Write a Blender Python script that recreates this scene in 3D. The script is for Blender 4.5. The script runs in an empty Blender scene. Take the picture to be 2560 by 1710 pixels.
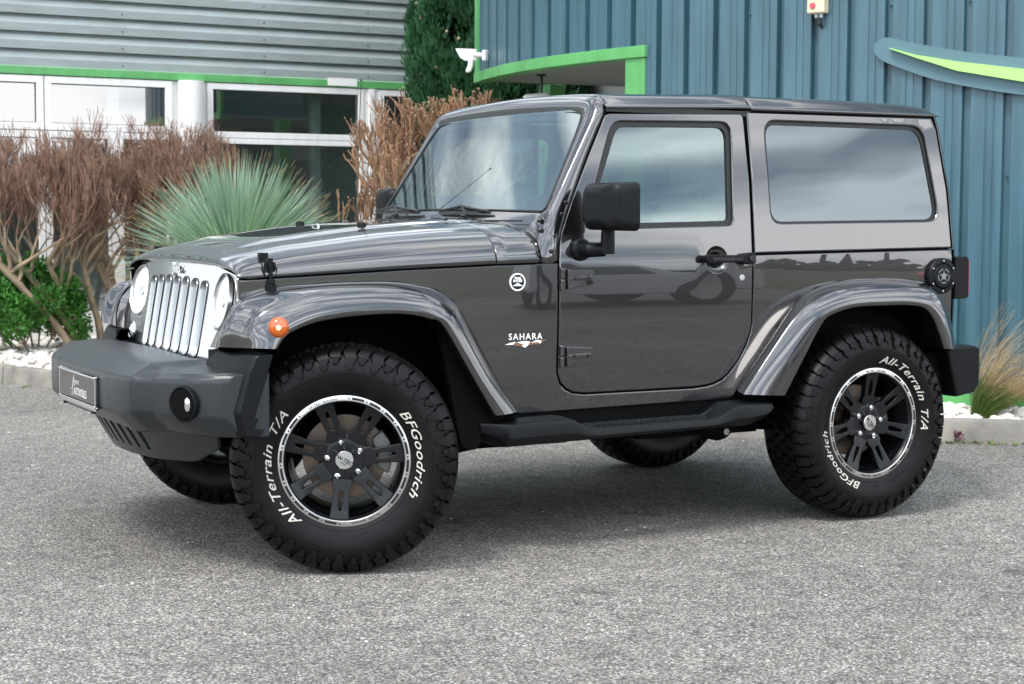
import bpy, bmesh, math, random
from mathutils import Vector, Matrix
from mathutils.geometry import delaunay_2d_cdt
R = math.radians
sc = bpy.context.scene
COL = sc.collection

# ------------------------------------------------------------------ camera
camd = bpy.data.cameras.new('camera'); cam = bpy.data.objects.new('camera', camd); COL.objects.link(cam)
_r = Vector((0.87782, -0.478972, 0.0041)); _u = Vector((0.032646, 0.068367, 0.997126)); _v = Vector((0.477876, 0.875164, -0.075651))
m = Matrix((( _r.x, _u.x, -_v.x, -2.348607), (_r.y, _u.y, -_v.y, -6.463847), (_r.z, _u.z, -_v.z, 1.290036), (0, 0, 0, 1)))
cam.matrix_world = m
camd.sensor_width = 36.0; camd.lens = 36.0*4252.39/2560
camd.clip_start = 0.1; camd.clip_end = 2000
camd.dof.use_dof = True; camd.dof.focus_distance = 6.3; camd.dof.aperture_fstop = 7.0
sc.camera = cam

# ------------------------------------------------------------------ world, sun, exposure
SUN_DIR = Vector((-0.55, -0.28, 0.95)).normalized()
w = bpy.data.worlds.new('World'); sc.world = w; w.use_nodes = True
nt = w.node_tree; nt.nodes.clear()
out = nt.nodes.new('ShaderNodeOutputWorld'); bg = nt.nodes.new('ShaderNodeBackground')
sky = nt.nodes.new('ShaderNodeTexSky'); sky.sky_type = 'NISHITA'; sky.sun_disc = False
sky.sun_elevation = math.asin(SUN_DIR.z); sky.sun_rotation = math.atan2(SUN_DIR.x, SUN_DIR.y)
tc = nt.nodes.new('ShaderNodeTexCoord'); mp = nt.nodes.new('ShaderNodeMapping'); mp.inputs['Scale'].default_value = (1, 1, 4.5)
n1 = nt.nodes.new('ShaderNodeTexNoise'); n1.inputs['Scale'].default_value = 2.2; n1.inputs['Detail'].default_value = 4; n1.inputs['Roughness'].default_value = .45
n1.inputs['Distortion'].default_value = .6
cr = nt.nodes.new('ShaderNodeValToRGB'); cr.color_ramp.elements[0].position = .30; cr.color_ramp.elements[1].position = .56
n2 = nt.nodes.new('ShaderNodeTexNoise'); n2.inputs['Scale'].default_value = 3.6; n2.inputs['Detail'].default_value = 4; n2.inputs['Roughness'].default_value = .45
cr2 = nt.nodes.new('ShaderNodeValToRGB')
cr2.color_ramp.elements[0].position = .42; cr2.color_ramp.elements[0].color = (5.6, 7.0, 8.8, 1)
cr2.color_ramp.elements[1].position = .58; cr2.color_ramp.elements[1].color = (20.5, 20.6, 20.8, 1)
mx = nt.nodes.new('ShaderNodeMix'); mx.data_type = 'RGBA'
L = nt.links.new
L(tc.outputs['Generated'], mp.inputs['Vector']); L(mp.outputs[0], n1.inputs['Vector']); L(mp.outputs[0], n2.inputs['Vector'])
L(n1.outputs['Fac'], cr.inputs['Fac']); L(n2.outputs['Fac'], cr2.inputs['Fac'])
L(cr.outputs['Color'], mx.inputs['Factor']); L(sky.outputs[0], mx.inputs['A']); L(cr2.outputs[0], mx.inputs['B'])
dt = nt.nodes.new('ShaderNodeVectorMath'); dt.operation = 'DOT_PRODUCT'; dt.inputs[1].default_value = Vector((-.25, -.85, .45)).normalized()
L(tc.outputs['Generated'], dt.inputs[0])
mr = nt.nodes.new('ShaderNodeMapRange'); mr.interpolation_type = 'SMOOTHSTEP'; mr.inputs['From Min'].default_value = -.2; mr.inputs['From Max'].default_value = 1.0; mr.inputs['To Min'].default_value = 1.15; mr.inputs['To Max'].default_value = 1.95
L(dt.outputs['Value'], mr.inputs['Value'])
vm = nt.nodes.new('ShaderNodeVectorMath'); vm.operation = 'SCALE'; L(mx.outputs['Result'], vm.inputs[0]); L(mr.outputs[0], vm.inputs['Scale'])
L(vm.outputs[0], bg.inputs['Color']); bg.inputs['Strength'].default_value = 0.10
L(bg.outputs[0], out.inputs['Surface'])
sl = bpy.data.lights.new('sun', 'SUN'); sl.energy = 2.1; sl.angle = R(14); sl.color = (1, .965, .92)
so = bpy.data.objects.new('sun', sl); COL.objects.link(so); so.rotation_euler = SUN_DIR.to_track_quat('Z', 'Y').to_euler()
so.location = (0, 0, 30)
vs = sc.view_settings; vs.view_transform = 'Standard'; vs.look = 'None'; vs.gamma = 1; vs.exposure = 0.30

# ------------------------------------------------------------------ materials
def mat(name, color=(.5, .5, .5), rough=.5, metal=0., coat=0., coatr=.03, spec=None, ior=None, bump=None, var=None, emit=None, alpha=None):
    """bump=(scale,dist,detail)  var=(scale,amount)"""
    m = bpy.data.materials.new(name); m.use_nodes = True; n = m.node_tree; b = n.nodes['Principled BSDF']
    b.inputs['Base Color'].default_value = (*color, 1); b.inputs['Roughness'].default_value = rough
    b.inputs['Metallic'].default_value = metal; b.inputs['Coat Weight'].default_value = coat; b.inputs['Coat Roughness'].default_value = coatr
    if spec is not None: b.inputs['Specular IOR Level'].default_value = spec
    if ior: b.inputs['IOR'].default_value = ior
    if emit: b.inputs['Emission Color'].default_value = (*emit[:3], 1); b.inputs['Emission Strength'].default_value = emit[3]
    t = n.nodes.new('ShaderNodeTexCoord')
    if var:
        no = n.nodes.new('ShaderNodeTexNoise'); no.inputs['Scale'].default_value = var[0]; no.inputs['Detail'].default_value = 6
        n.links.new(t.outputs['Object'], no.inputs['Vector'])
        mr = n.nodes.new('ShaderNodeMapRange'); mr.inputs['From Min'].default_value = .3; mr.inputs['From Max'].default_value = .7
        mr.inputs['To Min'].default_value = 1-var[1]; mr.inputs['To Max'].default_value = 1+var[1]
        n.links.new(no.outputs['Fac'], mr.inputs['Value'])
        hs = n.nodes.new('ShaderNodeHueSaturation'); hs.inputs['Color'].default_value = (*color, 1)
        n.links.new(mr.outputs[0], hs.inputs['Value']); n.links.new(hs.outputs[0], b.inputs['Base Color'])
    if bump:
        no = n.nodes.new('ShaderNodeTexNoise'); no.inputs['Scale'].default_value = bump[0]; no.inputs['Detail'].default_value = bump[2] if len(bump) > 2 else 3
        n.links.new(t.outputs['Object'], no.inputs['Vector'])
        bp = n.nodes.new('ShaderNodeBump'); bp.inputs['Distance'].default_value = bump[1]; bp.inputs['Strength'].default_value = 1
        n.links.new(no.outputs['Fac'], bp.inputs['Height']); n.links.new(bp.outputs[0], b.inputs['Normal'])
    return m
def glassmat(name, tint, f0=.08, rough=0.0, wav=0.0, gc=(1, 1, 1)):
    m = bpy.data.materials.new(name); m.use_nodes = True; n = m.node_tree; n.nodes.clear()
    o = n.nodes.new('ShaderNodeOutputMaterial'); mx = n.nodes.new('ShaderNodeMixShader'); tr = n.nodes.new('ShaderNodeBsdfTransparent')
    gl = n.nodes.new('ShaderNodeBsdfGlossy'); fr = n.nodes.new('ShaderNodeLayerWeight'); fr.inputs['Blend'].default_value = .5; pw = n.nodes.new('ShaderNodeMath'); pw.operation = 'POWER'; pw.inputs[1].default_value = 5; n.links.new(fr.outputs['Facing'], pw.inputs[0])
    tr.inputs['Color'].default_value = (*tint, 1); gl.inputs['Roughness'].default_value = rough; gl.inputs['Color'].default_value = (*gc, 1)
    t = n.nodes.new('ShaderNodeTexCoord'); no = n.nodes.new('ShaderNodeTexNoise'); no.inputs['Scale'].default_value = 2.2; no.inputs['Detail'].default_value = 1
    n.links.new(t.outputs['Object'], no.inputs['Vector']); bp = n.nodes.new('ShaderNodeBump'); bp.inputs['Distance'].default_value = wav; bp.inputs['Strength'].default_value = .6 if wav else 0.0
    n.links.new(no.outputs['Fac'], bp.inputs['Height'])
    if wav: n.links.new(bp.outputs[0], gl.inputs['Normal'])
    ml = n.nodes.new('ShaderNodeMath'); ml.operation = 'MULTIPLY_ADD'; ml.inputs[1].default_value = 1-f0; ml.inputs[2].default_value = f0; ml.use_clamp = True
    n.links.new(pw.outputs[0], ml.inputs[0]); n.links.new(ml.outputs[0], mx.inputs[0]); n.links.new(tr.outputs[0], mx.inputs[1]); n.links.new(gl.outputs[0], mx.inputs[2])
    n.links.new(mx.outputs[0], o.inputs[0]); return m

PAINT = mat('gunmetal_paint', (.046, .0445, .046), .25, .9, 1.0, .008)
PAINT.node_tree.nodes['Principled BSDF'].inputs['Coat IOR'].default_value = 1.82
BLK = mat('black_textured_plastic', (.0035, .0042, .005), .38, spec=.20, bump=(420, .0003, 2))
BLKS = mat('black_smooth_plastic', (.012, .012, .013), .25)
GREYP = mat('bumper_grey_plastic', (.013, .0165, .0195), .29, spec=.55, bump=(500, .0004, 2), var=(6, .08))
RUB = mat('tyre_rubber', (.0032, .0032, .0033), .42, spec=.20, bump=(90, .0003, 4), var=(9, .45))
SEAL = mat('window_seal_rubber', (.008, .008, .008), .5)
DARK = mat('underbody_black', (.003, .003, .003), .8, spec=.08)
CHR = mat('chrome', (.86, .87, .88), .06, 1.0)
SATIN = mat('satin_silver', (.80, .81, .82), .14, 1.0)
SLEEVE = mat('slot_silver', (.46, .47, .48), .25, .9)
STEEL = mat('machined_steel', (.62, .61, .60), .28, 1.0)
DISC = mat('brake_disc_steel', (.15, .12, .10), .35, 1.0, bump=(60, .0004))
RIMB = mat('satin_black_alloy', (.004, .0048, .006), .34, .1, .10, .2, spec=.35)
WHITE = mat('white_lettering', (.55, .51, .45), .55, var=(30, .15))
DECW = mat('white_decal', (.85, .84, .82), .4); DECB = mat('brown_decal', (.19, .10, .05), .4)
GLASS = glassmat('tinted_side_glass', (.74, .92, .90), f0=.15, gc=(.80, .97, .97))
PRIV = glassmat('privacy_glass', (.05, .06, .065), f0=.12, wav=.003, gc=(.80, .92, 1))
WSG = glassmat('windscreen_glass', (.78, .95, .93), f0=.24, gc=(.88, 1, 1))
LENS = glassmat('headlamp_glass', (.95, .97, .98))
FRIT = mat('windscreen_frit', (.012, .016, .020), .7, spec=.1)
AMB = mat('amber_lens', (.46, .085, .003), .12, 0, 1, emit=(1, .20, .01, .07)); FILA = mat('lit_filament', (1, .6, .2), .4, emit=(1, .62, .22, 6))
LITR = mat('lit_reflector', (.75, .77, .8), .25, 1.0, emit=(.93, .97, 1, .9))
RED = mat('red_lens', (.45, .01, .02), .1, 0, 1)
FABRIC = mat('seat_fabric', (.10, .095, .09), .8, bump=(200, .001))
GREEN = mat('green_trim', (.11, .38, .12), .45, var=(3, .12), bump=(30, .0005))
BLUE = mat('blue_cladding', (.052, .128, .165), .38, .0, .25, .3, var=(1.1, .10))
GREYC = mat('grey_cladding', (.275, .315, .31), .42, var=(.8, .08))
WPVC = mat('white_window_frame', (.80, .79, .77), .45, var=(2, .05))
def streaks(m, amt=.22, sc_=(5, 5, .35)):
    """rain streaks and grime running down a wall sheet"""
    n = m.node_tree; b = n.nodes['Principled BSDF']; src = b.inputs['Base Color'].links[0].from_socket
    t = n.nodes.new('ShaderNodeTexCoord'); mp = n.nodes.new('ShaderNodeMapping'); mp.inputs['Scale'].default_value = sc_; no = n.nodes.new('ShaderNodeTexNoise'); no.inputs['Scale'].default_value = 2.2; no.inputs['Detail'].default_value = 8; no.inputs['Roughness'].default_value = .65
    n.links.new(t.outputs['Object'], mp.inputs[0]); n.links.new(mp.outputs[0], no.inputs['Vector'])
    mr = n.nodes.new('ShaderNodeMapRange'); mr.inputs['From Min'].default_value = .42; mr.inputs['From Max'].default_value = .75; mr.inputs['To Min'].default_value = 1; mr.inputs['To Max'].default_value = 1-amt*2; n.links.new(no.outputs['Fac'], mr.inputs[0])
    hs = n.nodes.new('ShaderNodeHueSaturation'); n.links.new(src, hs.inputs['Color']); n.links.new(mr.outputs[0], hs.inputs['Value']); n.links.new(hs.outputs[0], b.inputs['Base Color'])
streaks(BLUE, .20); streaks(GREYC, .12, (1.2, 1.2, 6)); streaks(WPVC, .08); streaks(GREEN, .12)

# ------------------------------------------------------------------ mesh helpers
WL = {}
def clampf(x, a, b): return max(a, min(b, x))
def pip(p, poly):
    x, y = p; c = False; j = len(poly)-1
    for i in range(len(poly)):
        a, b = poly[i], poly[j]
        if (a[1] > y) != (b[1] > y) and x < (b[0]-a[0])*(y-a[1])/(b[1]-a[1]+1e-12)+a[0]: c = not c
        j = i
    return c
def densify(poly, d, closed=True):
    o = []; n = len(poly)
    for i in range(n if closed else n-1):
        a = poly[i]; b = poly[(i+1) % n]; k = max(1, int(math.dist(a, b)/d))
        for q in range(k): o.append(tuple(a[c]+(b[c]-a[c])*q/k for c in range(len(a))))
    if not closed: o.append(tuple(poly[-1]))
    return o
def rnd(poly, r, n=5):
    """round the corners of a closed 2D polygon; r a number or a list"""
    o = []; N = len(poly)
    for i in range(N):
        p0, p1, p2 = [Vector(poly[(i+k) % N][:2]) for k in (-1, 0, 1)]
        rr = r[i] if isinstance(r, (list, tuple)) else r
        a = (p0-p1); b = (p2-p1); la, lb = a.length, b.length
        if rr <= 0 or la < 1e-6 or lb < 1e-6: o.append(tuple(p1)); continue
        a /= la; b /= lb; d = min(rr, la*.49, lb*.49)
        for k in range(n+1):
            t = k/n; q = (p1+a*d)*(1-t)**2+p1*2*t*(1-t)+(p1+b*d)*t*t; o.append(tuple(q))
    return o
def circ(cx, cy, r, n=32, a0=0): return [(cx+r*math.cos(a0+2*math.pi*i/n), cy+r*math.sin(a0+2*math.pi*i/n)) for i in range(n)]
def catmull(pts, per=6, closed=False):
    P = [Vector(p) for p in pts]; o = []; n = len(P)
    for i in range(n if closed else n-1):
        p0 = P[(i-1) % n] if closed or i > 0 else P[0]*2-P[1]
        p1 = P[i]; p2 = P[(i+1) % n]; p3 = P[(i+2) % n] if closed or i+2 < n else P[-1]*2-P[-2]
        for k in range(per):
            t = k/per
            o.append(.5*((2*p1)+(p2-p0)*t+(2*p0-5*p1+4*p2-p3)*t*t+(3*p1-p0-3*p2+p3)*t**3))
    if not closed: o.append(P[-1].copy())
    return o
def lerp(a, b, t): return a+(b-a)*t
def interp(x, pts):
    if x <= pts[0][0]: return pts[0][1]
    for a, b in zip(pts, pts[1:]):
        if x <= b[0]: return lerp(a[1], b[1], (x-a[0])/(b[0]-a[0]+1e-12))
    return pts[-1][1]

class MB:
    def __init__(s): s.v = []; s.f = []
    def add(s, vs, fs):
        o = len(s.v); s.v += [Vector(v) for v in vs]; s.f += [tuple(i+o for i in f) for f in fs]; return s
    def box(s, c, size, rot=None):
        h = [q/2 for q in size]; vs = [Vector((a*h[0], b*h[1], d*h[2])) for a in (-1, 1) for b in (-1, 1) for d in (-1, 1)]
        if rot is not None: vs = [rot @ v for v in vs]
        vs = [v+Vector(c) for v in vs]
        return s.add(vs, [(0, 1, 3, 2), (4, 6, 7, 5), (0, 4, 5, 1), (2, 3, 7, 6), (0, 2, 6, 4), (1, 5, 7, 3)])
    def box2(s, a, b): return s.box([(a[i]+b[i])/2 for i in range(3)], [abs(b[i]-a[i]) for i in range(3)])
    def loft(s, secs, closed=False, caps=False, loop=False):
        n = len(secs[0]); o = len(s.v)
        for c in secs: s.v += [Vector(p) for p in c]
        m = len(secs)
        for i in range(m if loop else m-1):
            for j in range(n if closed else n-1):
                a = o+i*n+j; b = o+i*n+(j+1) % n; c = o+((i+1) % m)*n+(j+1) % n; d = o+((i+1) % m)*n+j
                s.f.append((a, b, c, d))
        if caps and closed:
            s.f.append(tuple(o+j for j in range(n))[::-1]); s.f.append(tuple(o+(m-1)*n+j for j in range(n)))
        return s
    def tube(s, pts, r, n=10, caps=True):
        P = [Vector(p) for p in pts]; secs = []; ref = None
        for i, p in enumerate(P):
            t = (P[min(i+1, len(P)-1)]-P[max(i-1, 0)])
            if t.length < 1e-9: t = Vector((0, 0, 1))
            t.normalize()
            if ref is None: ref = Vector((0, 0, 1)) if abs(t.z) < .9 else Vector((1, 0, 0))
            a = t.cross(ref)
            if a.length < 1e-4: a = t.cross(Vector((1, .3, 0)))
            a.normalize(); b = a.cross(t).normalized(); ref = b
            rr = r[i] if isinstance(r, (list, tuple)) else r
            secs.append([p+a*(rr*math.cos(2*math.pi*k/n))+b*(rr*math.sin(2*math.pi*k/n)) for k in range(n)])
        return s.loft(secs, True, caps)
    def lathe(s, prof, o=(0, 0, 0), axis='Y', n=48, loop=False):
        """prof: (radius, along)"""
        secs = []
        for k in range(n):
            a = 2*math.pi*k/n; c, q = math.cos(a), math.sin(a); sec = []
            for r, h in prof:
                p = {'Y': (r*c, h, r*q), 'Z': (r*c, r*q, h), 'X': (h, r*c, r*q)}[axis]
                sec.append(Vector(p)+Vector(o))
            secs.append(sec)
        return s.loft(secs, closed=loop, loop=True)
    def prism(s, poly, f0, f1):
        """closed 2D poly, mapped by f0 and f1 to its two ends"""
        n = len(poly); o = len(s.v)
        s.v += [Vector(f0(p)) for p in poly]+[Vector(f1(p)) for p in poly]
        for i in range(n): s.f.append((o+i, o+(i+1) % n, o+n+(i+1) % n, o+n+i))
        s.f.append(tuple(o+i for i in range(n))[::-1]); s.f.append(tuple(o+n+i for i in range(n))); return s
    def sheet(s, outline, holes, fmap, thick, grid=.06, seg=.03, cap=True, rim=0):
        """2D outline with holes mapped to 3D by fmap(u,v); thick = Vector or None"""
        loops = [densify(outline, seg)]+[densify(h, seg) for h in holes]
        if rim:
            NN = []; raw = loops; loops = []
            for li, lp in enumerate(raw):
                ar = sum(lp[i][0]*lp[(i+1) % len(lp)][1]-lp[(i+1) % len(lp)][0]*lp[i][1] for i in range(len(lp)))
                sg_ = (1 if ar > 0 else -1)*(1 if li == 0 else -1); N_ = []
                for i in range(len(lp)):
                    a, b, c = lp[i-1], lp[i], lp[(i+1) % len(lp)]
                    e1 = Vector((b[0]-a[0], b[1]-a[1])); e2 = Vector((c[0]-b[0], c[1]-b[1]))
                    if e1.length < 1e-9: e1 = e2
                    if e2.length < 1e-9: e2 = e1
                    n1_ = Vector((e1.y, -e1.x)).normalized(); n2_ = Vector((e2.y, -e2.x)).normalized(); q_ = (n1_+n2_); q_ = q_.normalized()/max(.5, q_.length/2) if q_.length > 1e-6 else n1_
                    N_.append(q_*sg_)
                NN.append(N_); loops.append([(p[0]-n_.x*rim, p[1]-n_.y*rim) for p, n_ in zip(lp, N_)])
        pts = []; edges = []
        for lp in loops:
            k = len(pts); pts += lp; edges += [(k+i, k+(i+1) % len(lp)) for i in range(len(lp))]
        nb = len(pts)
        xs = [p[0] for p in loops[0]]; ys = [p[1] for p in loops[0]]
        gx = int((max(xs)-min(xs))/grid); gy = int((max(ys)-min(ys))/grid)
        for i in range(1, gx+1):
            for j in range(1, gy+1):
                q = (min(xs)+i*grid, min(ys)+j*grid)
                if pip(q, loops[0]) and not any(pip(q, h) for h in loops[1:]):
                    if min((q[0]-b[0])**2+(q[1]-b[1])**2 for b in pts[:nb]) > (grid*.35)**2: pts.append(q)
        vo, _, fo, _, _, _ = delaunay_2d_cdt([Vector(p) for p in pts], edges, [], 0, 1e-7)
        tris = []
        for f in fo:
            c = [sum(vo[i][k] for i in f)/3 for k in (0, 1)]
            if pip(c, loops[0]) and not any(pip(c, h) for h in loops[1:]): tris.append(tuple(f))
        o = len(s.v); P = [Vector(fmap(q[0], q[1])) for q in vo]; s.v += P; s.f += [tuple(i+o for i in f) for f in tris]
        if thick is not None and rim:
            tv = Vector(thick); td = tv.normalized()
            for lp, N_ in zip(loops, NN):
                rows = []
                for of, dp in ((0, 0), (.38, .075), (.71, .29), (.92, .62), (1, 1)):
                    rows.append([Vector(fmap(p[0]+n_.x*of*rim, p[1]+n_.y*of*rim))+td*(dp*rim) for p, n_ in zip(lp, N_)])
                rows.append([p+(tv-td*rim) for p in rows[-1]])
                for ra, rb in zip(rows, rows[1:]): s.loft([ra, rb], True)
        elif thick is not None:
            tv = Vector(thick); o2 = len(s.v); s.v += [p+tv for p in P]; s.f += [tuple(i+o2 for i in f[::-1]) for f in tris]
            cnt = {}
            for f in tris:
                for a, b in ((f[0], f[1]), (f[1], f[2]), (f[2], f[0])):
                    if (b, a) in cnt: del cnt[(b, a)]
                    else: cnt[(a, b)] = 1
            for a, b in cnt: s.f.append((o+b, o+a, o2+a, o2+b))
        return s
    def pane(s, c, fmap, n=8):
        a, b, d, e = c; rows = []
        for i in range(n+1):
            t = i/n; l = [lerp(a[k], e[k], t) for k in (0, 1)]; r = [lerp(b[k], d[k], t) for k in (0, 1)]
            rows.append([Vector(fmap(lerp(l[0], r[0], j/n), lerp(l[1], r[1], j/n))) for j in range(n+1)])
        return s.loft(rows)
    def xform(s, M): s.v = [M @ v for v in s.v]; return s
    def mirror(s):
        s.v = [Vector((v.x, -v.y, v.z)) for v in s.v]; s.f = [f[::-1] for f in s.f]; return s
    def build(s, name, material, parent=None, smooth=35, bevel=0, local=False, fix=True, mats=None, midx=None, seg=2):
        me = bpy.data.meshes.new(name); base = Vector((0, 0, 0)) if local else WL.get(parent.name if parent else None, Vector((0, 0, 0)))
        me.from_pydata([tuple(v-base) for v in s.v], [], s.f)
        if fix:
            b = bmesh.new(); b.from_mesh(me); bmesh.ops.remove_doubles(b, verts=b.verts, dist=1e-5); bmesh.ops.recalc_face_normals(b, faces=b.faces); b.to_mesh(me); b.free()
        me.materials.append(material)
        if mats:
            for q in mats: me.materials.append(q)
        if midx and not fix: me.polygons.foreach_set('material_index', midx)
        if smooth is not None:
            me.polygons.foreach_set('use_smooth', [True]*len(me.polygons)); me.set_sharp_from_angle(angle=R(smooth))
        o = bpy.data.objects.new(name, me); COL.objects.link(o)
        if parent: o.parent = parent
        WL[o.name] = base.copy() if parent else Vector((0, 0, 0))
        if bevel:
            mo = o.modifiers.new('bevel', 'BEVEL'); mo.width = bevel; mo.segments = seg; mo.limit_method = 'ANGLE'; mo.angle_limit = R(35); mo.harden_normals = False
            me.polygons.foreach_set('use_smooth', [True]*len(me.polygons))
            for e in me.edges: pass
            w_ = o.modifiers.new('wn', 'WEIGHTED_NORMAL'); w_.keep_sharp = False; w_.weight = 80
            a = me.attributes.get('sharp_edge')
            if a: me.attributes.remove(a)
        return o
def empty(name, loc, label=None, cat=None, group=None, parent=None):
    o = bpy.data.objects.new(name, None); COL.objects.link(o); o.location = loc; o.empty_display_size = .2
    WL[o.name] = Vector(loc)
    if parent: o.parent = parent
    if label: o['label'] = label; o['category'] = cat
    if group: o['group'] = group
    return o
def tag(o, label=None, cat=None, group=None, kind=None):
    if label: o['label'] = label
    if cat: o['category'] = cat
    if group: o['group'] = group
    if kind: o['kind'] = kind
    return o
def text_mesh(body, size, shear=0, offset=0, extrude=0, spacing=1.0):
    cu = bpy.data.curves.new('t', 'FONT'); cu.body = body; cu.size = size; cu.shear = shear; cu.offset = offset; cu.extrude = extrude; cu.resolution_u = 3
    cu.space_character = spacing
    cu.align_x = 'CENTER'; ob = bpy.data.objects.new('t', cu); COL.objects.link(ob)
    dg = bpy.context.evaluated_depsgraph_get(); me = bpy.data.meshes.new_from_object(ob.evaluated_get(dg))
    vs = [v.co.copy() for v in me.vertices]; fs = [tuple(p.vertices) for p in me.polygons]
    bpy.data.objects.remove(ob); bpy.data.curves.remove(cu); bpy.data.meshes.remove(me); return vs, fs
# ================================================================== GROUND
def asphalt():
    m = bpy.data.materials.new('asphalt'); m.use_nodes = True; n = m.node_tree; b = n.nodes['Principled BSDF']; l = n.links.new
    t = n.nodes.new('ShaderNodeTexCoord')
    v = n.nodes.new('ShaderNodeTexVoronoi'); v.inputs['Scale'].default_value = 135; l(t.outputs['Object'], v.inputs['Vector'])
    v2 = n.nodes.new('ShaderNodeTexVoronoi'); v2.inputs['Scale'].default_value = 210; l(t.outputs['Object'], v2.inputs['Vector'])
    sep = n.nodes.new('ShaderNodeSeparateColor'); l(v.outputs['Color'], sep.inputs[0])
    cr = n.nodes.new('ShaderNodeValToRGB'); e = cr.color_ramp.elements; e[0].position = 0; e[0].color = (.035, .034, .033, 1); e[1].position = 1; e[1].color = (.72, .69, .64, 1)
    for p, c in ((.22, (.10, .10, .098, 1)), (.45, (.226, .215, .198, 1)), (.60, (.31, .262, .208, 1)), (.80, (.365, .35, .325, 1))):
        q = e.new(p); q.color = c
    l(sep.outputs[0], cr.inputs[0])
    sep2 = n.nodes.new('ShaderNodeSeparateColor'); l(v2.outputs['Color'], sep2.inputs[0])
    cr2 = n.nodes.new('ShaderNodeValToRGB'); e = cr2.color_ramp.elements; e[0].color = (.05, .048, .045, 1); e[1].color = (.47, .455, .43, 1); l(sep2.outputs[1], cr2.inputs[0])
    mx = n.nodes.new('ShaderNodeMix'); mx.data_type = 'RGBA'; mx.inputs[0].default_value = .30; l(cr.outputs[0], mx.inputs['A']); l(cr2.outputs[0], mx.inputs['B'])
    # gaps between the stones
    g = n.nodes.new('ShaderNodeMapRange'); g.inputs['From Min'].default_value = .15; g.inputs['From Max'].default_value = .75; g.inputs['To Min'].default_value = 1.12; g.inputs['To Max'].default_value = .45; l(v.outputs['Distance'], g.inputs[0])
    # patches of wear
    no = n.nodes.new('ShaderNodeTexNoise'); no.inputs['Scale'].default_value = .45; no.inputs['Detail'].default_value = 7; l(t.outputs['Object'], no.inputs['Vector'])
    w_ = n.nodes.new('ShaderNodeMapRange'); w_.inputs['From Min'].default_value = .3; w_.inputs['From Max'].default_value = .7; w_.inputs['To Min'].default_value = .70; w_.inputs['To Max'].default_value = 1.20; l(no.outputs[0], w_.inputs[0])
    no2 = n.nodes.new('ShaderNodeTexNoise'); no2.inputs['Scale'].default_value = 9; no2.inputs['Detail'].default_value = 5; l(t.outputs['Object'], no2.inputs['Vector'])
    w2 = n.nodes.new('ShaderNodeMapRange'); w2.inputs['From Min'].default_value = .3; w2.inputs['From Max'].default_value = .7; w2.inputs['To Min'].default_value = .80; w2.inputs['To Max'].default_value = 1.14; l(no2.outputs[0], w2.inputs[0])
    m1 = n.nodes.new('ShaderNodeMath'); m1.operation = 'MULTIPLY'; l(w_.outputs[0], m1.inputs[0]); l(w2.outputs[0], m1.inputs[1])
    m2 = n.nodes.new('ShaderNodeMath'); m2.operation = 'MULTIPLY'; l(m1.outputs[0], m2.inputs[0]); l(g.outputs[0], m2.inputs[1])
    # dark worn cracks and oil spots
    no3 = n.nodes.new('ShaderNodeTexNoise'); no3.inputs['Scale'].default_value = 1.7; no3.inputs['Detail'].default_value = 9; no3.inputs['Roughness'].default_value = .7; l(t.outputs['Object'], no3.inputs['Vector'])
    w3_ = n.nodes.new('ShaderNodeMapRange'); w3_.inputs['From Min'].default_value = .575; w3_.inputs['From Max'].default_value = .70; w3_.inputs['To Min'].default_value = 1; w3_.inputs['To Max'].default_value = .40; l(no3.outputs[0], w3_.inputs[0])
    m3 = n.nodes.new('ShaderNodeMath'); m3.operation = 'MULTIPLY'; l(m2.outputs[0], m3.inputs[0]); l(w3_.outputs[0], m3.inputs[1]); m2 = m3
    hs = n.nodes.new('ShaderNodeHueSaturation'); l(mx.outputs['Result'], hs.inputs['Color']); l(m2.outputs[0], hs.inputs['Value']); hs.inputs['Saturation'].default_value = 1.15
    l(hs.outputs[0], b.inputs['Base Color']); b.inputs['Roughness'].default_value = .8
    bpn = n.nodes.new('ShaderNodeBump'); bpn.inputs['Strength'].default_value = .9; bpn.inputs['Distance'].default_value = .004; bpn.invert = True; l(v.outputs['Distance'], bpn.inputs['Height']); l(bpn.outputs[0], b.inputs['Normal'])
    return m
ASPH = asphalt()
q = MB(); q.add([(-60, -17.5, 0), (60, -17.5, 0), (60, 60, 0), (-60, 60, 0)], [(0, 1, 2, 3)]); tag(q.build('ground', ASPH, smooth=None, fix=False), kind='structure')
GRASSM = mat('meadow_grass', (.075, .085, .028), .9, var=(1.5, .45))
q = MB(); q.add([(-400, -600, -.02), (400, -600, -.02), (400, -17.5, -.02), (-400, -17.5, -.02)], [(0, 1, 2, 3)]); q.add([(-400, -14, -.021), (-60, -14, -.021), (-60, 400, -.021), (-400, 400, -.021)], [(0, 1, 2, 3)]); q.add([(60, -14, -.021), (400, -14, -.021), (400, 400, -.021), (60, 400, -.021)], [(0, 1, 2, 3)]); q.add([(-60, 60, -.022), (60, 60, -.022), (60, 400, -.022), (-60, 400, -.022)], [(0, 1, 2, 3)])
tag(q.build('meadow', GRASSM, smooth=None, fix=False), kind='structure')
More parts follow.
